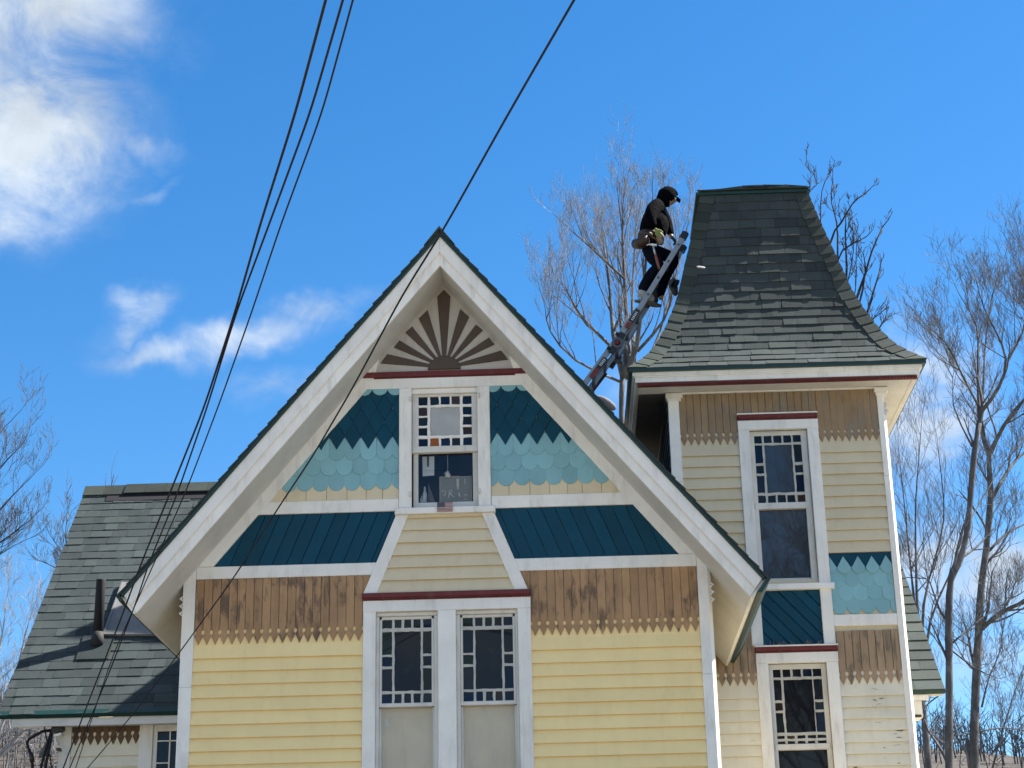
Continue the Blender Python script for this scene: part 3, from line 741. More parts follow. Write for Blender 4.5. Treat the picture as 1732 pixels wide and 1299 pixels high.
mb = MB()
for q in ([(-1, -1), (-1, 1)], [(1, -1), (1, 1)], [(1, 1), (-1, 1)]):
    mb.poly([(TXC+q[0][0]*hz, TYC+q[0][1]*hz, 12.548), (TXC+q[1][0]*hz, TYC+q[1][1]*hz, 12.548), (TXC, TYC, 12.71)])
mb.build('cap_slope', M['tshingle'], tr)
# eaves: green edge, stepped white fascia, red bead, flat soffit
H = 1.85
def ringbox(name, h, z0, z1, t, mat, ch=.0):
    mb = MB()
    for a in range(4):
        c, s = [(0, -1), (1, 0), (0, 1), (-1, 0)][a]
        if c == 0: mb.box((TXC-h, min(TYC+s*h, TYC+s*(h-t)), z0), (TXC+h, max(TYC+s*h, TYC+s*(h-t)), z1))
        else: mb.box((min(TXC+c*h, TXC+c*(h-t)), TYC-h+t+.001, z0), (max(TXC+c*h, TXC+c*(h-t)), TYC+h-t-.001, z1))
    return mb.build(name, M[mat], tr)
ringbox('drip_edge', H, 9.548, 9.590, .10, 'green')
ringbox('crown_board', H-.045, 9.505, 9.549, .09, 'white'); ringbox('crown_moulding', H-.062, 9.488, 9.507, .09, 'white')
ringbox('fascia_board', H-.078, 9.428, 9.490, .08, 'white')
MB().box((TXC-H+.105, TYC-H+.105, 9.385), (TXC+H-.105, TYC-H+.155, 9.430)).build('red_bead', M['red'], tr)
MB().box((TXC+H-.155, TYC-H+.160, 9.395), (TXC+H-.105, TYC+H-.11, 9.430)).build('bead_board', M['soffit'], tr)
mb = MB()
for i in range(90):
    x = TXC-H+.13+i*(2*H-.26)/89; mb.box((x-.013, TYC-H+.083, 9.390), (x+.013, TYC-H+.106, 9.412))
mb.build('bead_moulding', M['red'], tr)
MB().box((TXC-H+.12, TYC-H+.12, 9.405), (TXC+H-.12, TYC+H-.12, 9.440)).build('soffit', M['soffit'], tr)
# dark sheet lining the left soffit
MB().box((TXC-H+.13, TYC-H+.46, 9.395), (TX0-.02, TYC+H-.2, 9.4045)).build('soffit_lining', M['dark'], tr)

# ================================================================== left wing
EX, EY, EZ, RY, RZ = -5.40, 2.28, 5.414, 5.354, 9.088
SL = math.hypot(RY-EY, RZ-EZ); ty, tz = (RY-EY)/SL, (RZ-EZ)/SL
wr = empty('wing_roof', (0, 0, 0), house)
def wp(x, s, l, e=(EY, EZ), t=None):
    a, b = t or (ty, tz); return (x, e[0]+a*s-b*l, e[1]+b*s+a*l)
mb = MB(); mb.loft([[wp(x, s, l) for s, l in ((0, 0), (SL, 0), (SL, -.14), (.10, -.14), (0, -.05))] for x in (EX+.015, -2.9)])
mb.build('roof_deck', M['soffit'], wr)
mb = MB(); mb.loft([[wp(x, s, l) for s, l in ((0, 0), (SL, 0), (SL, -.14), (0, -.14))] for x in (-2.9, 4.2)])
NW = 29; ew = SL/NW
for c in range(NW):
    s0, s1 = c*ew-.012, (c+1)*ew+.012; x = EX-.02-R.uniform(0, .2); xr = -3.1
    if s0 > 1.1: xr = -3.1+(s0-1.1)*.0+.0
    vis = -3.0
    while x < vis:
        wv = R.choice((.13, .17, .21, .25, .29, .33)); a, b_ = max(x, EX-.03), min(x+wv, vis+.2); x += wv
        if b_-a < .04: continue
        lf = .010+R.choice((0, 0, .003, .006)); dl = R.uniform(-.003, .003); e0 = R.uniform(-.004, .004)
        mb = MB(); mb.loft([[wp(a+.0015, s0+e0, lf+dl), wp(b_-.0015, s0+e0, lf-dl), wp(b_-.0015, s0+e0, .001), wp(a+.0015, s0+e0, .001)], [wp(a+.0015, s1, .004), wp(b_-.0015, s1, .004), wp(b_-.0015, s1, .0005), wp(a+.0015, s1, .0005)]])
        mb.build('shingle', M['shingle'], wr)
x = EX-.03
while x < -3.0:                       # ridge caps over a shadow gap
    big = x > EX+.3
    mb = MB(); l = .05 if big else .03
    mb.loft([[wp(xx, SL-.15, l), wp(xx, SL-.15, l-.02), (xx, RY, RZ+l*.6+.03), (xx, RY+.1, RZ-.02), (xx, RY+.01, RZ+l*.6+.055)] for xx in (x, x+.295)])
    mb.build('ridge_cap', M['cap'], wr); x += .29
mb = MB(); mb.loft([[wp(xx, SL-.30, .018), wp(xx, SL-.12, .018), wp(xx, SL-.12, .006), wp(xx, SL-.30, .006)] for xx in (EX+.32, -3.0)]); mb.build('vent_strip', M['inside'], wr)
mb = MB(); mb.loft([[wp(x, s, l) for s, l in ((-.02, .010), (.05, .012), (.05, -.06), (-.02, -.05))] for x in (EX-.03, -2.9)]); mb.build('drip_edge', M['green'], wr)
MB().box((EX+.12, EY+.05, EZ-.135), (-2.9, EY+.09, EZ-.045)).build('eave_board', M['soffit'], wr)
MB().box((EX+.12, EY+.091, EZ-.10), (-2.9, 2.66, EZ-.07)).build('soffit', M['soffit'], wr)
mb = MB(); mb.loft([[(x, y, z) for y, z in ((EY+.20, EZ+.19), (RY, RZ-.05), (RY, RZ-.20), (EY+.22, EZ+.07))] for x in (EX+.02, EX+.06)]); mb.build('verge_board', M['white'], wr)
# back slope so the ridge is a roof from every side
mb = MB(); mb.loft([[(x, 2*RY-EY, EZ), (x, RY, RZ+.01), (x, RY, RZ-.1), (x, 2*RY-EY, EZ-.1)] for x in (EX, 5.0)]); mb.build('back_slope', M['shingle'], wr)
WY = 2.66
MB().box((-4.70, WY+.01, 0), (-2.82, 5.0, 5.40)).build('wing_wall', M['cream'], house)
mb = MB(); mb.loft([[(-4.70, WY+.01, 0), (-4.70, 8.0, 0), (-4.70, 8.0, 5.3), (-4.70, 5.35, 8.9), (-4.70, WY+.01, 5.6)], [(-4.66, WY+.01, 0), (-4.66, 8.0, 0), (-4.66, 8.0, 5.3), (-4.66, 5.35, 8.9), (-4.66, WY+.01, 5.6)]]); mb.build('end_wall', M['cream'], house)
MB().box((-4.785, WY-.035, 0), (-4.645, WY+.1, 5.32)).build('corner_post', M['white'], house)
MB().rect(-4.645, -2.82, 5.335, 5.42, WY-.02, .03, .004).build('trim_band', M['white'], house)
SKW = skirt_mesh('skirt_board', .24, 0, 'eave_brown'); skirt(-4.643, -3.83, 5.095, SKW, WY-.012)
for i in range(8): clap(-4.643, -3.83, 5.10-(i+1)*.135, .135, WY, 'pale')
MB().rect(-4.64, -3.83, 5.08, 5.25, WY-.0, .008, 0).build('backing_board', M['pale'], house)
MB().rect(-3.83, -3.67, 3.6, 5.335, WY-.035, .05, .005).build('casing', M['white'], house)
wwin = empty('wing_window', (0, 0, 0), house)
mb = MB(); mb.rect(-3.67, -3.62, 3.6, 5.335, WY-.005, .03); mb.rect(-3.62, -2.9, 5.24, 5.335, WY-.005, .03); mb.build('sash', M['white'], wwin)
mb = MB(); mb.rect(-3.478, -3.462, 3.6, 5.24, WY+.0, .012, .002); mb.rect(-3.62, -2.9, 5.12, 5.135, WY+.0, .013, .002); mb.rect(-3.62, -3.478, 4.86, 4.875, WY, .013, .002); mb.build('glazing_bars', M['white'], wwin)
for q in ((-3.62, -3.478, 5.135, 5.24), (-3.62, -3.478, 4.875, 5.12), (-3.62, -3.478, 4.0, 4.86), (-3.462, -2.9, 5.135, 5.24), (-3.462, -2.9, 4.0, 5.12)): MB().rect(*q, WY+.008, .004, 0).build('pane', M['pane'], wwin)
# vent pipe with its flashing
vp = empty('vent_pipe', (0, 0, 0), house)
px_, py_, pz_ = -4.525, 3.10, 6.44
MB().tube([(px_, py_, pz_-.1), (px_, py_, 7.215), (px_, py_, 7.22)], [.062, .060, .060], 16).build('pipe', plain('black_pipe', (.003, .0035, .006), .8, 0, .05), vp, True)
mb = MB(); mb.tube([(px_, py_, pz_-.06), (px_, py_, pz_+.05), (px_, py_, pz_+.12)], [.088, .076, .067], 16); mb.build('boot', plain('black_rubber', (.014, .015, .017), .8), vp, True)
mb = MB(); mb.loft([[wp(px_-.2, .98, .026), wp(px_+.2, .98, .026), wp(px_+.2, .98, .020), wp(px_-.2, .98, .020)], [wp(px_-.2, 1.45, .026), wp(px_+.2, 1.45, .026), wp(px_+.2, 1.45, .020), wp(px_-.2, 1.45, .020)]]); mb.build('base_flashing', M['shingle'], vp)
# patch of roll roofing with a bright metal edge beside the pipe
pt = empty('roof_patch', (0, 0, 0), house)
mb = MB(); mb.loft([[wp(-4.47, 1.43, .055), wp(-3.7, 1.40, .05), wp(-3.7, 1.40, .02), wp(-4.47, 1.43, .02)], [wp(-4.44, 2.52, .05), wp(-3.7, 2.52, .05), wp(-3.7, 2.52, .02), wp(-4.44, 2.52, .02)]]); mb.build('roofing_sheet', paint('grey_roll_roofing', (.19, .195, .19), rough=.85, var=.12, dirt=(.12, .12, .115), dirt_amt=.4, bump=.5, bscale=150), pt)
mb = MB(); mb.loft([[wp(-4.482, 1.43, .062), wp(-4.458, 1.43, .062), wp(-4.458, 1.43, .03), wp(-4.482, 1.43, .03)], [wp(-4.458, 2.52, .058), wp(-4.434, 2.52, .058), wp(-4.434, 2.52, .03), wp(-4.458, 2.52, .03)]]); mb.build('metal_edge', plain('bright_metal', (.20, .20, .20), .6, .3), pt)

# ================================================================== right wing (its end shows past the tower)
e2 = (3.6, 5.675); sl2 = math.hypot(1, 1.028); t2 = (1/sl2, 1.028/sl2); S2 = (6.9-3.6)*sl2; X2 = 5.885
rr = empty('wing_roof', (0, 0, 0), house)
mb = MB(); mb.loft([[wp(x, s, l, e2, t2) for s, l in ((0, 0), (S2, 0), (S2, -.10), (0, -.10))] for x in (4.9, X2-.012)]); mb.build('roof_deck', M['soffit'], rr)
n = 22
for c in range(n):
    s0, s1 = c*S2/n*1.0-.012, (c+1)*S2/n+.012; x = X2+.015
    while x > 5.35:
        wv = R.choice((.22, .26, .30, .36)); a, b_ = x-wv, x; x -= wv; lf = .014+R.choice((0, .004, .008))
        mb = MB(); mb.loft([[wp(a+.0015, s0, lf, e2, t2), wp(b_-.0015, s0, lf, e2, t2), wp(b_-.0015, s0, .001, e2, t2), wp(a+.0015, s0, .001, e2, t2)], [wp(a+.0015, s1, .004, e2, t2), wp(b_-.0015, s1, .004, e2, t2), wp(b_-.0015, s1, .0005, e2, t2), wp(a+.0015, s1, .0005, e2, t2)]])
        mb.build('shingle', M['shingle'], rr)
mb = MB(); mb.loft([[wp(x, s, l, e2, t2) for s, l in ((-.02, .010), (.05, .012), (.05, -.05), (-.02, -.05))] for x in (5.3, X2+.015)]); mb.build('drip_edge', M['green'], rr)
MB().box((5.36, 3.64, 5.56), (5.70, 3.68, 5.625)).build('eave_board', M['white'], rr)
MB().box((5.37, 3.70, 5.36), (5.62, 4.0, 5.56)).build('boxed_return', M['white'], rr)
MB().box((5.50, 3.69, 5.36), (5.60, 3.72, 5.39)).build('rotten_patch', M['dark'], rr)
MB().box((5.36, 3.98, 0), (5.45, 7, 5.6)).build('right_wing_wall', M['cream'], house)
# pointed roof on the main ridge, hidden from the street behind the gable
PK = (-.28, 4.45, 12.05)
mb = MB()
q = [(-.85, 3.8, 9.6), (.35, 3.8, 9.6), (.35, 5.1, 9.6), (-.85, 5.1, 9.6)]
for i in range(4): mb.poly([q[i], q[(i+1) % 4], PK])
mb.build('spire_roof', M['tshingle'], house)

# ================================================================== bare trees
RT_ = random.Random(5)
def bark(name, c, lo=.6, hi=1.5):
    m, t, b, p = new_mat(name)
    k = t.ramp(t.noise(stretch(t, p, (5, 5, 1.5)), 1.5, 7, .65), .3, .7, lo, hi, False)
    col = t.mix(1., c, k, 'MULTIPLY')
    col = t.mix(t.math('MULTIPLY', t.ramp(t.noise(stretch(t, p, (1, 1, .45)), 4.5, 5, .7), .52, .62), .7), col, tuple(min(1, x*2.3) for x in c))
    t.put(b.inputs['Base Color'], col); b.inputs['Roughness'].default_value = .9; b.inputs['Specular IOR Level'].default_value = .2
    bp = t.add('ShaderNodeBump', Strength=.8, Distance=.02); t.l.new(t.noise(stretch(t, p, (30, 30, 6)), 1, 5, .7), bp.inputs['Height']); t.l.new(bp.outputs[0], b.inputs['Normal'])
    return m
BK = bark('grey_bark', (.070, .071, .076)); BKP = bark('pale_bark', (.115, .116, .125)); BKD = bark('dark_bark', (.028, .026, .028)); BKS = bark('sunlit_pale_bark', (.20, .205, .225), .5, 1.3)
def rv(): return V((RT_.gauss(0, 1), RT_.gauss(0, 1), RT_.gauss(0, 1))).normalized()
class Tree:
    def __init__(s, name, label, base, mat, up=.10, group=None, twig=None, spread=(22, 55), kids=(7, 5, 4), rmin=.0035, thin=.62):
        s.thin = thin
        s.root = empty(name, base); tag(s.root, label, 'tree', group); s.mat = mat; s.tw = MB(); s.up = up; s.twm = twig or mat; s.spread = spread; s.kids = kids; s.rmin = rmin; s.base = V(base); s.nm = 0
    def rel(s, pts): return [V(p)-s.base for p in pts]
    def limb(s, pts, r0, r1, name='limb', n=7, sprouts=8, L=2.2, t0=.25, wob=.02):
        """a main stem through surveyed points, then sprouting side branches"""
        r0 *= s.thin; r1 *= s.thin; P = []
        for a, b in zip(pts, pts[1:]):
            k = max(2, int((b-a).length/.5))
            for i in range(k): P.append(a.lerp(b, i/k)+rv()*wob*(a-b).length/k)
        P.append(pts[-1]); m = len(P)
        sm = [P[0]]+[(P[i-1]+P[i]*2+P[i+1])/4 for i in range(1, m-1)]+[P[-1]]
        rad = [r0+(r1-r0)*(i/(m-1))**.8 for i in range(m)]
        rad = [r*(1+RT_.uniform(-.10, .14)) for r in rad]
        MB().tube(s.rel(sm), rad, n).build(name, s.mat, s.root, True)
        br = MB()
        for i in range(sprouts):
            t = t0+(1-t0)*(i+RT_.random())/sprouts; k = min(m-2, int(t*(m-1))); p = sm[k]; d = (sm[k+1]-sm[k]).normalized()
            s.sprout(br, p, s.turn(d), L*RT_.uniform(.6, 1.25)*(1.15-.5*t), max(rad[k]*.5, .006), 0)
        s.sprout(br, sm[-1], (sm[-1]-sm[-2]).normalized(), L*.7, r1, 0)
        if br.v: br.build('branches', s.mat, s.root, True)['kind'] = 'stuff'
        return sm
    def turn(s, d, a=None):
        a = math.radians(RT_.uniform(*s.spread)); ax = d.cross(rv())
        if ax.length < 1e-3: ax = V((1, 0, 0))
        e = (Matrix.Rotation(a, 3, ax.normalized()) @ d); e.z += s.up*2.2; return e.normalized()
    def sprout(s, br, p, d, L, r, lev):
        n = 5 if lev < 2 else 4; pts = [p]; rad = [r]
        for i in range(n):
            d = (d+rv()*(.20 if lev < 2 else .26)+V((0, 0, s.up))).normalized(); p = p+d*L/n; pts.append(p); rad.append(max(s.rmin, r*(1-.68*(i+1)/n)))
        (br if lev == 0 else s.tw).tube(s.rel(pts), rad, 5 if lev == 0 else 3, False)
        if lev < len(s.kids):
            for i in range(s.kids[lev]):
                t = RT_.uniform(.2, 1); k = min(n-1, int(t*n)); q = pts[k].lerp(pts[k+1], t*n-k)
                s.sprout(br, q, s.turn((pts[k+1]-pts[k]).normalized()), L*RT_.uniform(.42, .78), max(s.rmin, rad[k]*.55), lev+1)
    def done(s):
        if s.tw.v:
            o = s.tw.build('twigs', s.twm, s.root, True); o['kind'] = 'stuff'
def px(pts, y, zx=0, zy=0, k=1.): return [at(zx+a/k, zy+b/k, y+(c[0] if c else 0)) for a, b, *c in pts]

# tall pale tree right behind the roof worker
Y1 = 15.
q = lambda *p: px(p, Y1, 880, 240, 2.824)
t = Tree('bare_tree', 'tall pale leafless tree rising behind the man on the ladder, left of the tower roof', (at(1048, 1299, Y1).x, Y1, 0), BK, .17, None, BKS, (14, 52), (4, 3, 3), .0026)
b0 = at(1048, 700, Y1); gb = V((b0.x, Y1, 0))
t.limb([gb, V((b0.x+.05, Y1, 5)), *q((480, 1299), (490, 1120))], .13, .09, 'trunk', 9, 0)
t.limb(q((490, 1120), (440, 920, .4), (432, 720, .5), (395, 480, 1), (402, 430, 1.4)), .10, .02, sprouts=10, L=1.25)
t.limb(q((440, 980, .3), (300, 850, -.4), (235, 740, -.8), (215, 690, -1)), .06, .014, sprouts=9, L=1.25)
t.limb(q((490, 1120), (560, 1000, -.3), (605, 520, -1), (630, 340, -1.4)), .11, .018, sprouts=12, L=1.25)
t.limb(q((520, 1080), (500, 700, .2), (490, 500, .3), (487, 400, .2), (490, 300, 0)), .10, .016, sprouts=11, L=1.25)
t.limb(q((495, 650), (350, 515, -.6), (250, 430, -1.2)), .05, .014, sprouts=10, L=1.15, t0=.1)
t.limb(q((540, 1050), (535, 700, 1), (550, 420, 1.6), (562, 300, 2)), .08, .014, sprouts=11, L=1.25)
t.limb(q((560, 1000), (700, 850, -.5), (735, 700, -1), (745, 430, -1.2)), .06, .012, sprouts=11, L=1.25)
t.limb(q((490, 1150), (250, 1050, -1), (130, 900, -1.8), (120, 800, -2)), .05, .012, sprouts=9, L=1.15)
t.limb(q((500, 1130), (640, 1010, 1), (800, 420, 2), (808, 340, 2.2)), .06, .012, sprouts=9, L=1.15)
t.done()
# rough dark tree standing behind the tower roof
Y2 = 11.
q = lambda *p: px(p, Y2, 1340, 270, 4.19)
b0 = at(1400, 640, Y2)
t = Tree('bare_tree', 'leafless tree with stubby dark branches poking out behind the right edge of the tower roof', (b0.x, Y2, 0), BKD, .10, None, BK, (20, 50), (3, 2), .005)
tb = b0
t.limb([V((b0.x, Y2, 0)), V((b0.x, Y2, 6)), tb], .2, .13, 'trunk', 9, 0)
for pl, r in (([(250, 560), (350, 450), (420, 310), (520, 235)], .045), ([(310, 680), (400, 610), (500, 560)], .045), ([(390, 870), (380, 640), (375, 520), (380, 450)], .05), ([(450, 990), (520, 810), (560, 650), (640, 480)], .055),
              ([(530, 1110), (570, 950), (620, 790)], .055), ([(480, 1020), (520, 820), (515, 730)], .05), ([(200, 430), (205, 210), (255, 110)], .03), ([(325, 640), (320, 440), (270, 300), (285, 170)], .04), ([(610, 1210), (655, 1130)], .04), ([(550, 1140), (605, 1105)], .04), ([(95, 190), (200, 200), (110, 20)], .015), ([(400, 820), (440, 660), (425, 380)], .03), ([(460, 900), (450, 700), (460, 560)], .025)):
    p = q(*pl); t.limb([tb, tb.lerp(p[0], .55)+V((0, 0, -.15)), *p], r*1.0, r*.38, sprouts=4, L=.38, t0=.55)
t.done()
# two big trees at the right
Y3 = 16.
lo = lambda *p: px(p, Y3, 1500, 840, 2.832); hi = lambda *p: px(p, Y3, 1500, 380, 2.823)
b0 = lo((295, 1299))[0]
t = Tree('bare_tree', 'big leafless tree with a kinked dark trunk just right of the lower roof end', (b0.x, Y3, 0), BK, .13, None, BKP, (20, 58), (4, 4, 3), .0030)
t.limb([V((b0.x, Y3, 0)), b0, *lo((300, 1000), (298, 800), (296, 560), (303, 390), (335, 335), (368, 255), (392, 130), (400, 0)), *hi((418, 1080), (440, 950))], .165, .085, 'trunk', 10, 5, 1.5, .35, .004)
t.limb(hi((440, 950), (432, 640, .3), (440, 480, .5), (350, 340, .2)), .06, .014, sprouts=9, L=1.05)
t.limb(hi((445, 900), (540, 780, -.4), (582, 640, -.6), (515, 500, -.9), (462, 400, -1), (425, 260, -1)), .065, .014, sprouts=10, L=1.05)
t.limb(hi((440, 870), (345, 690, -.6), (300, 580, -.8), (235, 520, -1)), .045, .012, sprouts=10, L=1.05)
t.limb(hi((410, 1060), (300, 850, .5), (330, 730, .8), (235, 600, 1)), .03, .01, sprouts=8, L=.9)
t.limb(hi((580, 640, -.6), (655, 520, -.6), (670, 380, -.8)), .045, .015, sprouts=8, L=1.05)
t.limb(lo((296, 600), (255, 560), (205, 400), (190, 390), (60, 385, .5)), .04, .014, sprouts=7, L=.9)
t.limb(lo((392, 130), (430, 60, .5), (520, -100, 1), (600, -210, 1.4)), .035, .012, sprouts=8, L=.9)
t.limb(lo((318, 700), (400, 620, .3), (590, 490, .8), (700, 430, 1)), .035, .014, sprouts=8, L=.9)
t.limb(lo((315, 740), (400, 810, -.5), (480, 850, -.9)), .03, .014, sprouts=5, L=.9)
t.limb(lo((285, 930), (180, 1000, .4), (140, 1080, .8)), .025, .01, sprouts=5, L=.9)
t.done()
Y4 = 18.5
lo = lambda *p: px(p, Y4, 1500, 840, 2.832); hi = lambda *p: px(p, Y4, 1500, 380, 2.823)
b0 = lo((415, 1299))[0]
t = Tree('bare_tree', 'big leafless tree with thick forking trunk standing furthest right', (b0.x, Y4, 0), BK, .12, None, BKP, (20, 58), (4, 4, 3), .0032)
t.limb([V((b0.x+.1, Y4, 0)), b0, *lo((420, 1100), (428, 850), (440, 650), (450, 430), (478, 250), (490, 100), (500, 0)), *hi((490, 1200), (488, 1110))], .23, .085, 'trunk', 10, 5, 1.6, .45, .004)
t.limb(hi((488, 1110), (465, 1040), (440, 955, .4), (460, 860, .6), (470, 560, 1), (500, 330, 1.2), (560, 160, 1.3)), .07, .014, sprouts=10, L=1.05)
t.limb(hi((488, 1100), (560, 950, -.5), (655, 830, -.9), (760, 740, -1)), .085, .04, sprouts=8, L=1.05)
t.limb(hi((510, 1299), (580, 1160, .6), (660, 1080, 1), (760, 1020, 1.2)), .07, .035, sprouts=7, L=1.05)
t.limb(lo((445, 640), (480, 610), (560, 545, -.5), (657, 505, -1), (760, 480, -1.2)), .10, .05, sprouts=8, L=1.05)
t.limb(lo((490, 260), (560, 180, .4), (657, 130, .8), (760, 90, 1)), .05, .025, sprouts=7, L=1.05)
t.limb(lo((430, 840), (380, 800), (350, 740), (330, 700)), .03, .012, sprouts=4, L=.8)
t.limb(lo((440, 1130), (560, 1100, .5), (700, 1130, .8)), .03, .014, sprouts=6, L=.9)
t.limb(lo((400, 1299), (380, 1200), (390, 1150), (330, 1180, .4)), .08, .02, sprouts=4, L=.8)
t.limb(lo((455, 1010), (490, 850, -.4), (560, 720, -.8), (545, 560, -1)), .035, .012, sprouts=7, L=.9)
t.limb(lo((505, 1299, 1), (560, 1100, 1), (640, 860, 1.4), (700, 700, 1.6)), .04, .014, sprouts=8, L=.9)
t.done()
# crowns reaching in from the sides of the view
def side_tree(label, Y, trunk_px, limbs, mat, tw, L=1.3, k=(4, 3, 3), r=.05, up=.12):
    b0 = at(*trunk_px, Y); t = Tree('bare_tree', label, (b0.x, Y, 0), mat, up, None, tw, (20, 58), k, .0028)
    t.limb([V((b0.x, Y, 0)), V((b0.x, Y, b0.z*.5)), b0], .22, .12, 'trunk', 9, 0)
    for pl in limbs:
        p = px(pl, Y); t.limb([b0, b0.lerp(p[0], .5)+V((0, 0, -.1)), *p], r*1.6, .012, sprouts=9, L=L, t0=.4)
    t.done()
side_tree('leafless crown reaching in at the top right edge above the two big trees', 19, (1860, 700), [[(1790, 620), (1740, 530), (1710, 500)], [(1800, 590), (1760, 490), (1740, 450)], [(1790, 600), (1740, 500), (1715, 440)], [(1800, 640), (1760, 560), (1700, 520)]], BK, BKP)
side_tree('leafless tree with slender crown between the tower wall and the bent trunk', 24, (1560, 1180), [[(1550, 1000), (1548, 850), (1560, 700)], [(1545, 1000), (1530, 860), (1520, 760)], [(1560, 1020), (1600, 880), (1585, 740)], [(1570, 1050), (1620, 940), (1640, 840)]], BK, BKP, 1.7)
side_tree('leafless tree at far left edge with fine upswept branches', 14, (-130, 1120), [[(-60, 950), (0, 860), (45, 815)], [(-70, 900), (-10, 800), (35, 755)], [(-80, 960), (0, 920), (50, 880)], [(-90, 860), (-30, 770), (10, 720)], [(-70, 1000), (-20, 950), (20, 925)]], BKD, BK, 1.0)
side_tree('leafless pale tree beyond the left end of the grey wing roof', 22, (-20, 1290), [[(20, 1180), (40, 1080), (60, 1020)], [(-10, 1160), (5, 1070), (12, 1010)], [(40, 1230), (80, 1240), (100, 1290)], [(10, 1230), (60, 1225), (110, 1210)], [(0, 1200), (30, 1120), (75, 1060)], [(30, 1250), (70, 1270), (110, 1280)]], BKS, BKS, 1.2)
side_tree('small leafless treetop just showing over the slope of the left wing roof', 12, (175, 1010), [[(130, 975), (105, 935), (85, 905)], [(125, 960), (108, 915), (115, 870)], [(120, 980), (95, 960), (72, 950)]], BK, BK, .6, (4, 3), .02)
# street tree behind the viewer: it is what the tower window mirrors
t = Tree('street_tree', 'leafless street tree across the road, mirrored in the tower window', (9.5, -27.5, 0), BKD, .08, None, BKD, (22, 55), (6, 4, 3), .008)
b0 = V((9.5, -27.5, 7.5)); t.limb([V((9.5, -27.5, 0)), V((9.4, -27.5, 4)), b0], .3, .2, 'trunk', 9, 0)
for a in ((-3.4, 1.0, 7.5), (-1.2, -1, 9.5), (1.8, .5, 8.5), (-2.4, -1.8, 5), (3.2, .8, 6), (-4.2, 0, 4.2), (-.4, 1.6, 9)):
    t.limb([b0, b0+V(a)*.5+V((0, 0, -.4)), b0+V(a)], .13, .03, sprouts=10, L=2.6, t0=.3)
t.done()
# bare woodland on the far hillside
wd = MB()
for i in range(1500):
    if i < 620: X = RT_.uniform(-95, -45); Yy = RT_.uniform(150, 197)
    elif i < 900: X = RT_.uniform(30, 75); Yy = RT_.uniform(165, 197)
    else: X = RT_.uniform(-160, 150); Yy = RT_.uniform(140, 197)
    s_ = (Yy-70)/130; cr = 40.2-.066*(X+66)*(Yy/200) if X > -66 else 40.2+.03*(X+66)
    z0 = -1+max(cr, 14)*(s_*s_*(3-2*s_)); h = RT_.uniform(3, 6) if Yy < 188 else RT_.uniform(1.2, 2.2)
    p = V((X, Yy, z0-1)); wd.tube([p, p+V((RT_.uniform(-.4, .4), 0, h*.6)), p+V((RT_.uniform(-.8, .8), 0, h+1))], [.12, .07, .02], 3, False)
    for k in range(6):
        b_ = p+V((0, 0, 1+h*RT_.uniform(.3, .8))); wd.tube([b_, b_+V((RT_.uniform(-1.4, 1.4), RT_.uniform(-1, 1), RT_.uniform(.5, 1.8)))], [.05, .015], 3, False)
o = wd.build('hillside_wood', BK); tag(o, 'brown leafless woodland covering the far hillside', 'woodland', kind='stuff')

# ================================================================== ladder
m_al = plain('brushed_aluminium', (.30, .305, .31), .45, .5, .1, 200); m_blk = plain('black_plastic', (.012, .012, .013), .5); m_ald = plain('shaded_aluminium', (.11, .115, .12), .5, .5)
m_orange = plain('orange_red_label', (.18, .03, .022), .6); m_lbl = plain('black_label', (.015, .015, .016), .5); m_ltxt = plain('white_print', (.75, .75, .74), .5)
LN, LF = 3.70, 4.14
ld = empty('ladder', tuple(at(985, 660, LN))); L0 = ld.location.copy()
tag(ld, 'grey aluminium folding ladder leaning from the gable roof to the tower roof', 'ladder')
top, hin, low = at(1156, 400, LN), at(1044, 583, LN), at(996, 646, LN)
foot = low+(low-hin).normalized()*1.0
while foot.z > 10.145-1.205*foot.x+.06: foot += (low-hin).normalized()*.02
def rail(a, b, y, w, t, name, mat, c=.0):
    d = (b-a).normalized(); nrm = V((-d.z, 0, d.x)); A, B = V((a.x, 0, a.z)), V((b.x, 0, b.z)); mb = MB(); w2 = w/2
    # C-channel: web with two flanges turned inward
    def ring(p): return [V((p.x, y, p.z))-L0+nrm*s+V((0, o_, 0)) for s, o_ in ((-w2, 0), (-w2, t), (-w2+.008, t), (-w2+.008, .006 if t > 0 else -.006), (w2-.008, .006 if t > 0 else -.006), (w2-.008, t), (w2, t), (w2, 0))]
    mb.loft([ring(A), ring(B)]); return mb.build(name, mat, ld)
def along(a, b, t): return a+(b-a)*t
for y, t in ((LN, .028), (LF, -.028)):
    rail(hin, top, y, .070, t, 'rail', m_al); yo = y-.034 if t > 0 else y+.034
    rail(foot, along(hin, top, .32), yo, .076, t, 'rail', m_al)
n = 13
for i in range(n):
    t = (i+.5)/n; c = foot.lerp(hin, t*2.0) if t < .5 else hin.lerp(top, (t-.5)*2)
    c = V((c.x, 0, c.z))-V((L0.x, 0, L0.z)); d = (top-hin).normalized(); nr = V((-d.z, 0, d.x))
    q = [c+nr*.016+d*.018, c-nr*.016+d*.018, c-nr*.016-d*.018, c+nr*.016-d*.018]
    mb = MB(); mb.loft([[p+V((0, yy-L0.y, 0)) for p in q] for yy in (LN-.002, LF+.002)]); mb.build('rung', m_ald, ld)
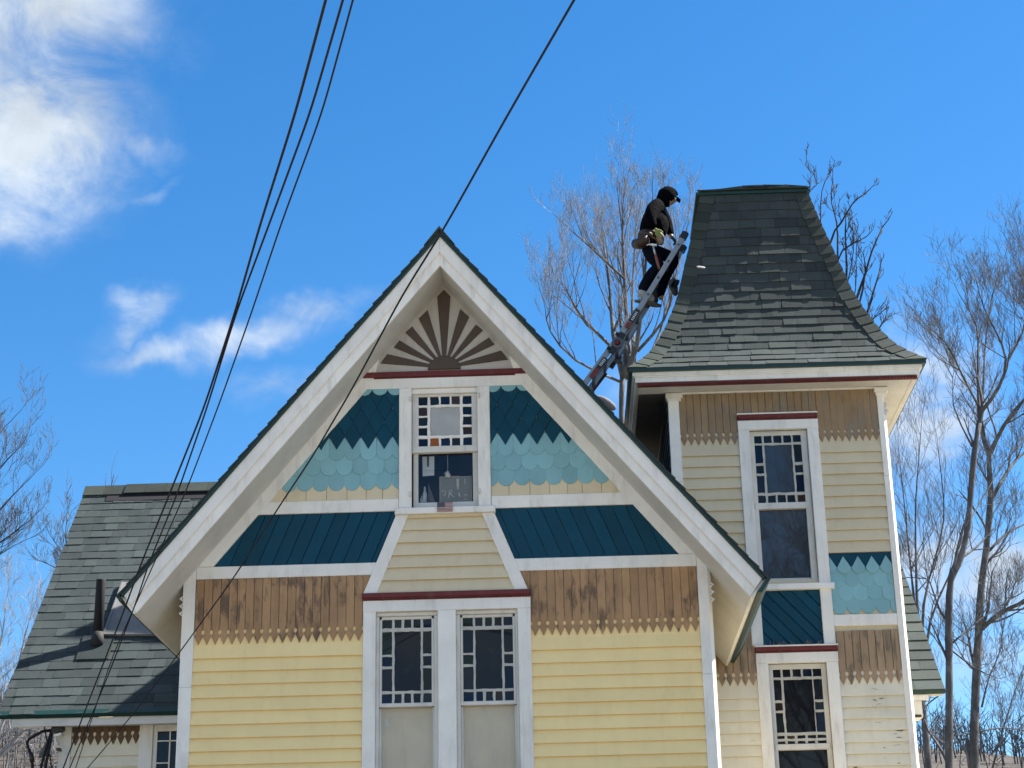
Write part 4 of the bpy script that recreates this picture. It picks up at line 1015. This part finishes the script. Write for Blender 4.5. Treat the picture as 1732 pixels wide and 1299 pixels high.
for y, s in ((LN-.055, -1), (LF+.055, 1)):
    d = (top-hin).normalized(); nr = V((-d.z, 0, d.x))
    h = V((hin.x, y, hin.z))-L0
    mb = MB(); mb.tube([h+V((0, -.025, 0)), h+V((0, .03, 0))], .075, 18); mb.build('hinge', m_ald, ld)
    mb = MB(); mb.tube([h+V((0, s*.024, 0)), h+V((0, s*.034, 0))], .042, 16); mb.build('hinge_button', plain('dark_red_plastic', (.10, .012, .012), .4), ld, True)
    for k, mt in ((.115, m_blk), (-.115, m_blk)):
        c = h+d*k; mb = MB(); mb.loft([[c+d*a+nr*b+V((0, yy, 0)) for a, b in ((-.05, -.035), (.05, -.035), (.05, .045), (-.05, .045))] for yy in (-.012, .022)]); mb.build('lock_block', mt, ld)
        mb = MB(); mb.tube([c+nr*.04, c+nr*.085], [.022, .028], 10); mb.build('lock_knob', mt, ld, True)
    for (a, b, mt, nm) in ((.255, .34, m_orange, 'warning_label'), (.36, .56, m_lbl, 'maker_label')):
        c0, c1 = h+d*a, h+d*b; mb = MB(); mb.loft([[c+nr*w_+V((0, o_, 0)) for w_, o_ in ((-.034, -.006), (.034, -.006), (.034, .004), (-.034, .004))] for c in (c0, c1)]); lo_ = mb.build(nm, mt, ld)
        if nm == 'maker_label':
            mb = MB()
            for j in range(6):
                c = c0.lerp(c1, .15+j*.12); mb.loft([[c+nr*w_+d*e_+V((0, s*.0095, 0)) for w_, e_ in ((-.022, -.006), (.012, -.006+.004*(j % 2)), (.012, .006), (-.022, .006))], [c+nr*w_+d*e_+V((0, s*.007, 0)) for w_, e_ in ((-.022, -.006), (.012, -.006+.004*(j % 2)), (.012, .006), (-.022, .006))]])
            mb.build('label_print', m_ltxt, ld)
    d2 = (low-hin).normalized(); n2 = V((-d2.z, 0, d2.x))
    for (a, b, mt, nm) in ((.26, .44, m_lbl, 'maker_label'), (.44, .60, m_orange, 'warning_label')):
        c0, c1 = h+d2*a, h+d2*b; mb = MB(); mb.loft([[c+n2*w_+V((0, o_, 0)) for w_, o_ in ((-.034, -.006), (.034, -.006), (.034, .004), (-.034, .004))] for c in (c0, c1)]); mb.build(nm, mt, ld)
        if nm == 'maker_label':
            mb = MB()
            for j in range(5):
                c = c0.lerp(c1, .18+j*.13); mb.loft([[c+n2*w_+d2*e_+V((0, yy, 0)) for w_, e_ in ((-.02, -.006), (.018, -.006), (.018, .006), (-.02, .006))] for yy in (s*.0095, s*.007)])
            mb.build('label_print', m_ltxt, ld)
    dT = (top-hin).normalized(); e = V((top.x, y+(.055 if s < 0 else -.055), top.z))-L0
    mb = MB(); mb.loft([[e+dT*a+nr*b+V((0, yy, 0)) for a, b in ((-.03, -.05), (.07, -.045), (.085, 0), (.07, .045), (-.03, .05))] for yy in (-.01, .035)]); mb.build('end_cap', m_blk, ld)
    e = V((foot.x, y, foot.z))-L0; mb = MB(); mb.box(e-V((.06, .02, .04)), e+V((.05, .05, .05))); mb.build('rubber_foot', m_blk, ld)

# ================================================================== the roof worker
def skin(name, verts, edges, radii, mat, parent, sub=2, org=V((0, 0, 0))):
    me = bpy.data.meshes.new(name); me.from_pydata([tuple(V(v)-org) for v in verts], edges, []); o = bpy.data.objects.new(name, me); COL.objects.link(o)
    md = o.modifiers.new('skin', 'SKIN'); md.branch_smoothing = .6
    for i, r in enumerate(radii):
        sv_ = me.skin_vertices[0].data[i]; sv_.radius = r if hasattr(r, '__len__') else (r, r); sv_.use_root = (i == 0)
    s2 = o.modifiers.new('sub', 'SUBSURF'); s2.levels = sub; s2.render_levels = sub
    dg = bpy.context.evaluated_depsgraph_get(); dg.update(); m2 = bpy.data.meshes.new_from_object(o.evaluated_get(dg))
    bpy.data.objects.remove(o); m2.name = name; m2.materials.clear(); m2.materials.append(mat)
    m2.polygons.foreach_set('use_smooth', [True]*len(m2.polygons))
    ob = put(name, m2, parent); return ob
def zp(x, y, d=4.0): return at(1040+x/5.65, 300+y/5.65, d)
man = empty('person', tuple(zp(280, 1190, 3.92))); MO = man.location.copy()
tag(man, 'person in dark hooded jacket, dark trousers, pale boots and tan tool belt climbing the ladder', 'person')
def cloth(name, c, rough=.9, b=.6, bs=45): 
    m, t, bb, p = new_mat(name)
    k = t.ramp(t.noise(p, 9, 5, .6), .3, .7, .75, 1.3, False); t.put(bb.inputs['Base Color'], t.mix(1., c, k, 'MULTIPLY')); bb.inputs['Roughness'].default_value = rough; bb.inputs['Specular IOR Level'].default_value = .04
    h = t.math('ADD', t.noise(stretch(t, p, (11, 11, 20)), 1, 4, .6, 2.0), t.math('MULTIPLY', t.noise(p, 160, 2, .5), .15))
    bp = t.add('ShaderNodeBump', Strength=b, Distance=.06); t.l.new(h, bp.inputs['Height']); t.l.new(bp.outputs[0], bb.inputs['Normal']); return m
m_skin = plain('skin', (.42, .24, .17), .6); m_hood = cloth('black_fleece', (.0016, .0019, .0036)); m_trs = cloth('navy_work_cloth', (.006, .0075, .014)); m_boot = plain('pale_suede', (.36, .345, .33), .85, 0, .3); m_sole = plain('rubber_sole', (.10, .09, .08), .8)
m_glove = plain('yellow_green_glove', (.17, .20, .055), .8, 0, .3); m_dglove = plain('dark_glove', (.03, .035, .035), .8); m_lea = plain('brown_leather', (.034, .015, .010), .6, 0, .3, 60, .25); m_tan = plain('tan_leather', (.20, .135, .09), .6, 0, .3)
J = dict(pel=zp(335, 660), wai=zp(350, 545), che=zp(385, 350), nek=zp(455, 250), hd=zp(500, 190),
 ns=zp(372, 275, 3.81), ne=zp(330, 400, 3.74), nw=zp(372, 480, 3.75), fs=zp(420, 275, 4.19), fe=zp(500, 430, 4.27), fw=zp(545, 585, 4.20),
 nh=zp(325, 690, 3.90), nk=zp(425, 830, 3.88), na=zp(275, 1050, 3.88), nt=zp(370, 1165, 3.88), fh=zp(365, 690, 4.10), fk=zp(575, 775, 4.10), fa=zp(440, 1010, 4.08), ft=zp(440, 1175, 4.08))
names = list(J); ix = {k: i for i, k in enumerate(names)}
ed = [('pel', 'wai'), ('wai', 'che'), ('che', 'nek'), ('nek', 'hd'), ('che', 'ns'), ('ns', 'ne'), ('ne', 'nw'), ('che', 'fs'), ('fs', 'fe'), ('fe', 'fw'), ('pel', 'nh'), ('nh', 'nk'), ('nk', 'na'), ('na', 'nt'), ('pel', 'fh'), ('fh', 'fk'), ('fk', 'fa'), ('fa', 'ft')]
rd = dict(pel=.115, wai=.105, che=.13, nek=.055, hd=.07, ns=.06, ne=.042, nw=.03, fs=.06, fe=.042, fw=.03, nh=.085, nk=.055, na=.04, nt=.035, fh=.085, fk=.055, fa=.04, ft=.035)
body = skin('body', [J[k] for k in names], [(ix[a], ix[b]) for a, b in ed], [rd[k] for k in names], m_skin, man, 2, MO)
# head: skull, nose, brow, chin, ears in the same mesh as the body
fd = (zp(590, 225)-zp(505, 185)); fd.y = 0; fd.normalize(); hu = V((-fd.z, 0, fd.x)); hc = zp(512, 192)-MO
hm2 = MB(); rings = []; nl, na_ = 18, 24
for i in range(nl+1):
    th = math.pi*i/nl; r_ = []
    for j in range(na_):
        ph = 2*math.pi*j/na_; a, b_, c = math.sin(th)*math.cos(ph), math.sin(th)*math.sin(ph), math.cos(th)
        k = 1.0
        fx = .098*a*(1+.0); fy = .076*b_*(1-.18*max(0, -c)); fz = .118*c
        if a > .3:
            fx += .020*math.exp(-((c+.12)/.16)**2-(b_/.16)**2)                      # nose
            fx -= .010*math.exp(-((c-.08)/.10)**2-((abs(b_)-.38)/.18)**2)           # eye sockets
            fx += .008*math.exp(-((c-.28)/.10)**2)                                  # brow
            fx -= .006*math.exp(-((c+.42)/.05)**2-(b_/.3)**2)                       # mouth line
            fx += .012*math.exp(-((c+.72)/.16)**2-(b_/.35)**2)                      # chin
        if abs(b_) > .8: fy += math.copysign(.014, b_)*math.exp(-((c+.05)/.22)**2-((a+.08)/.2)**2)  # ears
        r_.append(hc+fd*fx+V((0, -fy, 0))+hu*fz)
    rings.append(r_)
hm2.loft(rings, False)
hme = hm2.mesh('head', m_skin)
import bmesh
bm = bmesh.new(); bm.from_mesh(body.data); bm.from_mesh(hme); bm.to_mesh(body.data); bm.free(); body.data.polygons.foreach_set('use_smooth', [True]*len(body.data.polygons))
# jacket (torso, sleeves) and hood
jk = dict(hem=zp(355, 570), wai=zp(365, 500), bel=zp(392, 430), che=zp(385, 340), upp=zp(412, 275), nek=zp(445, 235), ns=zp(372, 278, 3.80), nm=zp(345, 345, 3.76), ne=zp(335, 405, 3.73), nf=zp(352, 445, 3.735), nw=zp(380, 478, 3.75), fs=zp(420, 278, 4.20), fm=zp(455, 350, 4.25), fe=zp(500, 430, 4.27), fw=zp(540, 560, 4.21))
nk_ = list(jk); ix = {k: i for i, k in enumerate(nk_)}
ed = [('hem', 'wai'), ('wai', 'bel'), ('bel', 'che'), ('che', 'upp'), ('upp', 'nek'), ('upp', 'ns'), ('ns', 'nm'), ('nm', 'ne'), ('ne', 'nf'), ('nf', 'nw'), ('upp', 'fs'), ('fs', 'fm'), ('fm', 'fe'), ('fe', 'fw')]
rr_ = dict(hem=(.19, .20), wai=(.205, .21), bel=(.215, .22), che=(.20, .20), upp=(.16, .165), nek=.115, ns=.11, nm=.10, ne=.092, nf=.078, nw=.055, fs=.10, fm=.09, fe=.08, fw=.05)
skin('jacket', [jk[k] for k in nk_], [(ix[a], ix[b]) for a, b in ed], [rr_[k] for k in nk_], m_hood, man, 2, MO)
hb = MB(); hc2 = zp(500, 182)-MO; nl, na_ = 20, 28; keep = {}
for i in range(nl+1):
    th = math.pi*i/nl
    for j in range(na_):
        ph = 2*math.pi*j/na_; a, b_, c = math.sin(th)*math.cos(ph), math.sin(th)*math.sin(ph), math.cos(th)
        R_ = 1.0+(.10*max(0, a) if c > -.3 else 0)+.12*max(0, -c-.3)+.03*math.sin(9*c+3*b_)*max(0, -a)
        hb.v.append(tuple(hc2+fd*(.140*a*R_)+V((0, -.112*b_*R_, 0))+hu*(.150*c*R_)))
for i in range(nl):
    for j in range(na_):
        th = math.pi*(i+.5)/nl; ph = 2*math.pi*(j+.5)/na_; a, b_, c = math.sin(th)*math.cos(ph), math.sin(th)*math.sin(ph), math.cos(th)
        if a > .58 and abs(b_) < .62 and -.80 < c < .62: continue
        A = i*na_+j; B = i*na_+(j+1) % na_; hb.f.append((A, B, B+na_, A+na_))
ho = hb.build('hood', m_hood, man, True); sm_ = ho.modifiers.new('thick', 'SOLIDIFY'); sm_.thickness = .014
# cap brim and glasses under the hood
br = MB(); c0 = hc+fd*.085+hu*.055
br.loft([[c0+fd*x+V((0, -.075*s*w_, 0))+hu*(-.012*s*s-.004+o_-x*.12) for s, w_ in ((-1, 1-x*2.5), (-.5, 1), (0, 1), (.5, 1), (1, 1-x*2.5))]+[c0+fd*x+V((0, -.075*s*w_, 0))+hu*(-.012*s*s-.010+o_-x*.12) for s, w_ in ((1, 1-x*2.5), (.5, 1), (0, 1), (-.5, 1), (-1, 1-x*2.5))] for x, o_ in ((0, 0), (.04, .002), (.085, 0))]); br.build('cap_brim', m_hood, man, True)
gl = MB()
for s in (-1, 1):
    c = hc+fd*.112+V((0, -s*.040, 0))+hu*.004
    gl.loft([[c+V((0, -.036*math.cos(k*math.pi/5), 0))+hu*.024*math.sin(k*math.pi/5)+fd*(o_-.010*abs(math.cos(k*math.pi/5))) for k in range(10)] for o_ in (0, .005)])
    gl.tube([c+V((0, -s*.03, 0)), c+V((0, -s*.042, 0))-fd*.09], .004, 5)
gl.build('safety_glasses', plain('glare_white_lens', (.80, .80, .78), .08), man)  # lenses coloured white, the reflected glare is in the colour
# trousers
tk = dict(pel=zp(335, 655), wai=zp(345, 585), nh=zp(318, 705, 3.90), nm=zp(375, 780, 3.87), nk=zp(428, 840, 3.87), nc=zp(335, 950, 3.87), na=zp(252, 1105, 3.88), fh=zp(365, 700, 4.10), fm=zp(480, 745, 4.1), fk=zp(585, 780, 4.10), fc=zp(490, 920, 4.09), fa=zp(408, 1150, 4.08))
nk_ = list(tk); ix = {k: i for i, k in enumerate(nk_)}
ed = [('pel', 'wai'), ('pel', 'nh'), ('nh', 'nm'), ('nm', 'nk'), ('nk', 'nc'), ('nc', 'na'), ('pel', 'fh'), ('fh', 'fm'), ('fm', 'fk'), ('fk', 'fc'), ('fc', 'fa')]
rr_ = dict(pel=(.165, .155), wai=(.155, .15), nh=.125, nm=.11, nk=.092, nc=.088, na=.085, fh=.12, fm=.105, fk=.085, fc=.085, fa=.08)
skin('trousers', [tk[k] for k in nk_], [(ix[a], ix[b]) for a, b in ed], [rr_[k] for k in nk_], m_trs, man, 2, MO)
# boots
for (ax, ay), (hx, hy), (tx_, ty_), d, mt, nm in (((272, 1060), (225, 1160), (385, 1185), 3.88, m_boot, 'boot'), ((430, 1050), (330, 1190), (415, 1200), 4.08, m_dglove, 'boot')):
    A, Hh, T = zp(ax, ay, d), zp(hx, hy, d), zp(tx_, ty_, d)
    b0 = skin(nm, [A, A.lerp(Hh, .62)+V((.0, 0, 0)), Hh+V((.0, 0, .025)), Hh.lerp(T, .55)+V((0, 0, .03)), T+V((0, 0, .015))], [(0, 1), (1, 2), (1, 3), (3, 4)], [(.072, .066), (.078, .070), (.065, .062), (.062, .058), (.046, .044)], mt, man, 2, MO)
    sb = MB(); dd = (T-Hh); dd.y = 0; dn = dd.normalized(); un = V((-dn.z, 0, dn.x)); pts = []
    for s in range(16):
        a = 2*math.pi*s/16; x = math.cos(a); pts.append((Hh+T)/2-MO+dn*(dd.length/2+.05)*x+V((0, .048*math.sin(a)*(1 if x > 0 else .85), 0)))
    sb.loft([[p-un*.052 for p in pts], [p-un*.025 for p in pts]]); sb.build('boot_sole', m_sole, man)
# gloves: palm, four fingers and a thumb each
def hand(name, wrist, fwd, side, nrm, mat, curl):
    vs, es, rs = [wrist, wrist+fwd*.055], [(0, 1)], [.026, (.030, .022)]
    for i, (o_, l) in enumerate(((-.030, .070), (-.010, .080), (.010, .075), (.030, .058))):
        k = wrist+fwd*.088+side*o_; b = len(vs); p1 = k+fwd*l*.45*math.cos(curl)+nrm*l*.45*math.sin(curl); p2 = p1+fwd*l*.45*math.cos(curl*2.2)+nrm*l*.45*math.sin(curl*2.2)
        vs += [k, p1, p2]; es += [(1, b), (b, b+1), (b+1, b+2)]; rs += [.0135, .0110, .0095]
    b = len(vs); k = wrist+fwd*.04+side*-.038; vs += [k, k+fwd*.035+side*-.018+nrm*.012, k+fwd*.062+side*-.016+nrm*.026]; es += [(1, b), (b, b+1), (b+1, b+2)]; rs += [.016, .013, .010]
    return skin(name, vs, es, rs, mat, man, 2, MO)
f1 = (zp(408, 535, 3.75)-zp(380, 478, 3.75)).normalized(); hand('glove', zp(384, 486, 3.745), f1, V((-f1.z, 0, f1.x))*-1, V((0, -.3, 0))+V((.6, 0, -.2)), m_glove, .5)
f2 = (zp(590, 640, 4.19)-zp(545, 590, 4.2)).normalized(); hand('glove', zp(541, 572, 4.205), f2, V((0, 1, 0)), V((-f2.z, 0, f2.x))*-1, m_dglove, .75)
# tool belt with pouches
bc = zp(345, 572)-MO; bd = (zp(345, 572)-zp(385, 350)); bd.y = 0; bd.normalize(); sd_ = V((-bd.z, 0, bd.x))
mb = MB(); mb.loft([[bc+bd*h+sd_*(.185*math.cos(a*math.pi/12)+e)+V((0, .200*math.sin(a*math.pi/12), 0)) for a in range(24)] for h, e in ((-.03, 0), (.03, 0))], True); mb.build('tool_belt', m_lea, man, True)
def pouch(name, c, w, h, dpt, mat, tilt=0):
    mb = MB(); ux = V((math.cos(tilt), 0, math.sin(tilt))); uz = V((-math.sin(tilt), 0, math.cos(tilt)))
    mb.loft([[c-MO+ux*x*w/2*k+V((0, y*dpt/2*k, 0))+uz*(z*h/2) for x, y in ((-1, -.7), (-.7, -1), (.7, -1), (1, -.7), (1, .7), (.7, 1), (-.7, 1), (-1, .7))] for z, k in ((-1, .72), (-.8, .95), (0, 1.02), (.85, 1.05), (1, 1.0))])
    return mb.build(name, mat, man, True)
def bag(c, pts, rr, mat): return skin('pouch', [zp(*p) for p in pts], [(i, i+1) for i in range(len(pts)-1)], rr, mat, man, 2, MO)
bag(0, [(330, 590, 3.79), (275, 605, 3.78), (225, 640, 3.80), (215, 690, 3.84)], [(.09, .08), (.125, .09), (.115, .09), (.05, .05)], m_lea)
bag(0, [(225, 600, 3.95), (205, 640, 4.0), (200, 690, 4.02)], [(.07, .09), (.085, .11), (.05, .06)], m_lea)
bag(0, [(405, 560, 3.78), (432, 600, 3.78), (452, 650, 3.80)], [(.05, .045), (.062, .05), (.045, .04)], m_tan)
bag(0, [(270, 520, 3.80), (320, 545, 3.78), (360, 560, 3.78)], [(.045, .04), (.05, .045), (.04, .04)], m_lea)
# hammer hanging from the belt loop
hmr = empty('hammer', tuple(zp(365, 655, 3.70))); HO = hmr.location.copy(); tag(hmr, 'claw hammer with reddish handle hanging from the tool belt of the climbing person', 'hammer')
a, b = zp(363, 650, 3.70)-HO, zp(425, 875, 3.72)-HO
MB().tube([a, a.lerp(b, .42)], [.014, .013], 8).build('neck', plain('steel', (.45, .45, .46), .35, .8), hmr, True)
MB().tube([a.lerp(b, .40), a.lerp(b, .55), a.lerp(b, .9), b], [.015, .019, .018, .021], 8).build('handle', plain('red_brown_grip', (.20, .06, .04), .6), hmr, True)
mb = MB(); mb.tube([zp(302, 648, 3.70)-HO, zp(330, 640, 3.70)-HO, zp(360, 646, 3.70)-HO, zp(395, 648, 3.70)-HO, zp(400, 648, 3.70)-HO], [.006, .012, .020, .020, .024], 8); mb.build('head', plain('bright_steel', (.62, .60, .60), .35, .6), hmr, True)

# ================================================================== small things on the roofs
o = skin('tarp_bundle', [at(1006, 672, 2.2), at(1021, 678, 2.2), at(1034, 687, 2.2), at(1042, 693, 2.2)], [(0, 1), (1, 2), (2, 3)], [.035, .062, .058, .03], plain('pale_grey_canvas', (.13, .13, .14), .9, 0, .5, 30), None); tag(o, 'pale grey rolled cloth bundle lying on the gable roof below the ladder', 'bundle')
rg = [at(1143, 468, 3.6), at(1135, 478, 3.6), at(1139, 490, 3.6), at(1144, 502, 3.6), at(1131, 480, 3.55), at(1146, 480, 3.5)]
o = skin('cloth_scrap', rg, [(0, 1), (1, 2), (2, 3), (1, 4), (1, 5)], [.05, .075, .07, .04, .03, .05], m_dglove, None, 1); tag(o, 'black ragged bundle against the left edge of the tower roof below the ladder top', 'bundle')
o = skin('paper_scrap', [at(1178, 451, 3.02), at(1186, 452, 3.02), at(1193, 453, 3.02)], [(0, 1), (1, 2)], [(.02, .012), (.022, .012), (.016, .01)], plain('white_scrap', (.85, .85, .84), .5), None, 1); tag(o, 'small bright white scrap stuck on the dark tower roof shingles', 'scrap')

# ================================================================== things in the gable window
ww = empty('hanging_card', (-.195, .17, 7.775)); tag(ww, 'white card hanging in the lower left of the gable window', 'card')
MB().slab([(-.066, -.01), (-.062, -.236), (.064, -.230), (.066, -.01)][::1], 0, .004, 0).build('card', plain('white_card', (.62, .64, .64), .7), ww); MB().rect(-.012, .006, -.13, -.012, -.012, .01, .002).build('clip', m_blk, ww)
MB().rect(-.064, .062, -.178, -.172, -.003, .002, 0).build('fold', plain('grey_line', (.35, .37, .38), .7), ww)
sg_ = empty('framed_sign', (.101, .20, 7.215)); tag(sg_, 'grey framed sign panel standing inside the gable window', 'sign')
MB().rect(-.178, .178, 0, .322, 0, .02, .004).build('frame', plain('tan_frame', (.42, .36, .28), .6), sg_)
MB().rect(-.166, .166, .012, .310, -.004, .006, .001).build('panel', paint('grey_sign_face', (.24, .25, .235), rough=.5, var=.15, dirt=(.33, .33, .31), dirt_amt=.3, bump=.05), sg_)
def stroke(mb, pts, r): mb.tube([V((x, -.006, z)) for x, z in pts], r, 4)
mb = MB()
stroke(mb, [(-.150, .145), (-.135, .165), (-.105, .150), (-.112, .115), (-.135, .10)], .004)
stroke(mb, [(-.075, .075), (-.068, .16), (-.045, .168), (-.034, .148), (-.05, .125), (-.066, .12)], .0045); stroke(mb, [(-.058, .122), (-.035, .098), (-.018, .078)], .0045)
stroke(mb, [(.038, .13), (.040, .10), (.048, .086)], .007); stroke(mb, [(.095, .11), (.112, .10), (.13, .104)], .003); stroke(mb, [(.098, .06), (.112, .05), (.12, .054)], .003)
mb.build('lettering', plain('silver_paint', (.72, .71, .66), .4), sg_)
mb = MB(); mb.rect(.012, .038, .20, .292, -.010, .006, .002); mb.rect(.018, .036, .17, .20, -.010, .006, .002); mb.rect(.10, .108, .23, .29, -.010, .006, .001); mb.build('bright_mark', plain('cream_mark', (.62, .56, .42), .5), sg_)
dl = empty('hanging_ornament', (.02, .15, 7.55)); tag(dl, 'small white ornament hanging on a thread above the framed sign', 'ornament')
MB().tube([(0, 0, .03), (0, 0, .22)], .002, 4).build('thread', m_ltxt, dl); mb = MB(); mb.tube([(0, 0, -.04), (0, 0, -.015), (0, 0, .01), (0, 0, .035)], [.024, .032, .022, .008], 10); mb.build('bead', plain('white_glaze', (.70, .68, .66), .3), dl, True)
mb = MB(); mb.tube([(-.045, .0, .0), (-.01, -.01, .022), (.02, -.01, .018)], [.004, .008, .004], 6); mb.build('ribbon', plain('grey_ribbon', (.35, .38, .40), .6), dl, True)
bk = MB(); bk.box((-.07, .27, 7.54), (.14, .29, 7.565)); tag(bk.build('picture_rail', plain('dusky_pink', (.33, .20, .17), .7)), 'dusky pink strip behind the top of the framed sign', 'strip')
for i, (x, h, r, c) in enumerate(((-.265, .10, .022, (.30, .36, .40)), (-.232, .20, .024, (.45, .52, .56)))):
    bt = MB(); bt.tube([(x, .14, 7.207), (x, .14, 7.207+h*.6), (x, .14, 7.207+h*.75), (x, .14, 7.207+h)], [r, r, r*.5, r*.45], 12)
    tag(bt.build('bottle', plain('milky_glass', c, .12), None, True), ('short pale blue glass bottle in the left corner of the gable window', 'tall pale glass bottle beside the short one in the gable window')[i], 'bottle')
lf = MB(); lf.loft([[(-.205, .22, 7.21), (-.11, .22, 7.21), (-.14, .22, 7.3), (-.20, .22, 7.47)], [(-.205, .23, 7.21), (-.11, .23, 7.21), (-.14, .23, 7.3), (-.20, .23, 7.47)]])
tag(lf.build('leaning_card', plain('slate_card', (.10, .095, .12), .7)), 'dark leaning wedge-shaped card beside the bottles in the gable window', 'card')
# little flag stuck to the sill
fl = empty('flag', (.003, -.096, 7.052)); tag(fl, 'small faded stars and stripes flag fixed to the gable window sill', 'flag')
for i in range(13):
    z0 = i*.0079; x0 = -.0835 if i < 6 else 0.0
    MB().rect(x0, .0835, z0, z0+.0079, -.004, .004, 0).build('stripe', plain('faded_red', (.22, .05, .06), .8) if i % 2 == 0 and i == 0 else (bpy.data.materials['faded_red'] if i % 2 == 0 else bpy.data.materials.get('faded_white') or plain('faded_white', (.42, .38, .36), .8)), fl)
MB().rect(-.0835, 0, .0474, .1027, -.0042, .004, 0).build('canton', plain('faded_blue', (.045, .05, .075), .8), fl)
mb = MB()
for r_ in range(5):
    for c in range(6): mb.rect(-.078+c*.0135, -.075+c*.0135, .053+r_*.0098, .056+r_*.0098, -.0052, .002, 0)
mb.build('stars', bpy.data.materials['faded_white'], fl)

# ================================================================== overhead cables
m_cab = plain('black_cable', (.004, .004, .009), .8)
def cable(label, P, r, group='overhead cables running down to the house', n=9, mat=None, tap=.42):
    pts = []
    for a, b in zip(P, P[1:]):
        for i in range(10): pts.append(a.lerp(b, i/10))
    pts.append(P[-1]); sm = pts
    for _ in range(6): sm = [sm[0]]+[(sm[i-1]+2*sm[i]+sm[i+1])/4 for i in range(1, len(sm)-1)]+[sm[-1]]
    rs_ = [r*.78*(1.0-tap*i/(len(sm)-1)) for i in range(len(sm))]; o = MB().tube(sm, rs_, n).build('overhead_cable', mat or m_cab, None, True); tag(o, label, 'cable', group); return o
def run(pp, y0, y1, py0, py1):
    return [at(x, y, y0+(y1-y0)*((y-py0)/(py1-py0))**1.0) for x, y in pp]
def ext(P, a, b):
    d0 = (P[0]-P[1]).normalized(); d1 = (P[-1]-P[-2]).normalized(); return [P[0]+d0*a]+P+[P[-1]+d1*b]
c1 = run([(551, 0), (500, 190), (440, 380), (397, 530), (345, 690), (287, 835), (240, 950), (207, 1040), (160, 1160), (107, 1299)], -9.0, -1.2, 0, 1299)
c2 = run([(580, 0), (525, 190), (455, 380), (399, 530), (350, 690), (300, 835), (253, 950), (228, 1025), (180, 1150), (118, 1299)], -9.0, -1.2, 0, 1299)
c3 = run([(597, 0), (545, 190), (475, 380), (425, 530), (372, 680), (317, 825), (282, 905), (237, 1005), (190, 1110), (128, 1299)], -9.0, -1.2, 0, 1299)
c4 = run([(971, 0), (860, 192), (752, 385), (680, 500), (600, 650), (530, 770), (470, 860), (395, 978), (310, 1095), (228, 1204), (180, 1262), (130, 1320)], -8.0, -.9, 0, 1320)
cable('black overhead cable, leftmost of the bundle of three above the gable', ext(c1, 6, 4.1), .0135)
cable('black overhead cable, middle of the bundle of three above the gable', ext(c2, 6, 4.1), .0115)
cable('black overhead cable, rightmost of the bundle of three, hung apart from the other two', ext(c3, 6, 4.1), .0095)
cable('thick black cable crossing right over the gable peak and down the front', ext(c4, 6, 3.6), .0125, tap=.58)
# service entry at the corner of the left wing
sv = empty('service_entry', tuple(at(100, 1240, 2.5))); SO = sv.location.copy(); tag(sv, 'black electric service loop and bracket on the outer corner of the left wing', 'service entry')
zz = lambda *p: [at(x/5.41, 1180+y/5.41, 2.45)-SO for x, y in p]
MB().tube(zz((475, 300), (400, 305), (330, 340), (265, 380), (248, 410), (255, 450), (280, 510), (295, 590), (300, 700)), .018, 8).build('drip_loop', m_cab, sv, True)
MB().tube(zz((285, 510), (295, 590)), .030, 8).build('splice', m_blk, sv, True)
MB().tube(zz((480, 280), (440, 400), (400, 540), (370, 660), (340, 800)), .016, 8).build('drop_wire', m_cab, sv, True)
MB().tube(zz((480, 290), (460, 420), (430, 560), (410, 680), (395, 800)), .018, 8).build('drop_wire', m_cab, sv, True)
MB().tube(zz((400, 235), (415, 320), (440, 460), (465, 580), (475, 700)), .009, 6).build('drop_wire', m_cab, sv, True)
a = zz((475, 235), (575, 235), (575, 290), (520, 330), (480, 330)); mb = MB(); mb.loft([[p+V((0, yy, 0)) for p in a] for yy in (-.03, .10)]); mb.build('bracket', m_blk, sv)
a = zz((345, 500), (420, 380), (440, 400), (420, 520), (340, 545)); mb = MB(); mb.loft([[p+V((0, yy, 0)) for p in a] for yy in (.06, .10)]); mb.build('weather_cover', plain('grey_cover', (.10, .10, .095), .7), sv)
a = zz((500, 340), (560, 320), (560, 345), (500, 360)); mb = MB(); mb.loft([[p+V((0, yy, 0)) for p in a] for yy in (-.02, .1)]); mb.build('arm', M['white'], sv)
MB().tube(zz((508, 350), (506, 470)), .012, 6).build('arm', M['white'], sv, True); mb = MB(); mb.loft([[p+V((0, yy, 0)) for p in zz((520, 462), (552, 462), (552, 488), (520, 488))] for yy in (-.02, .06)]); mb.build('clamp', m_blk, sv)
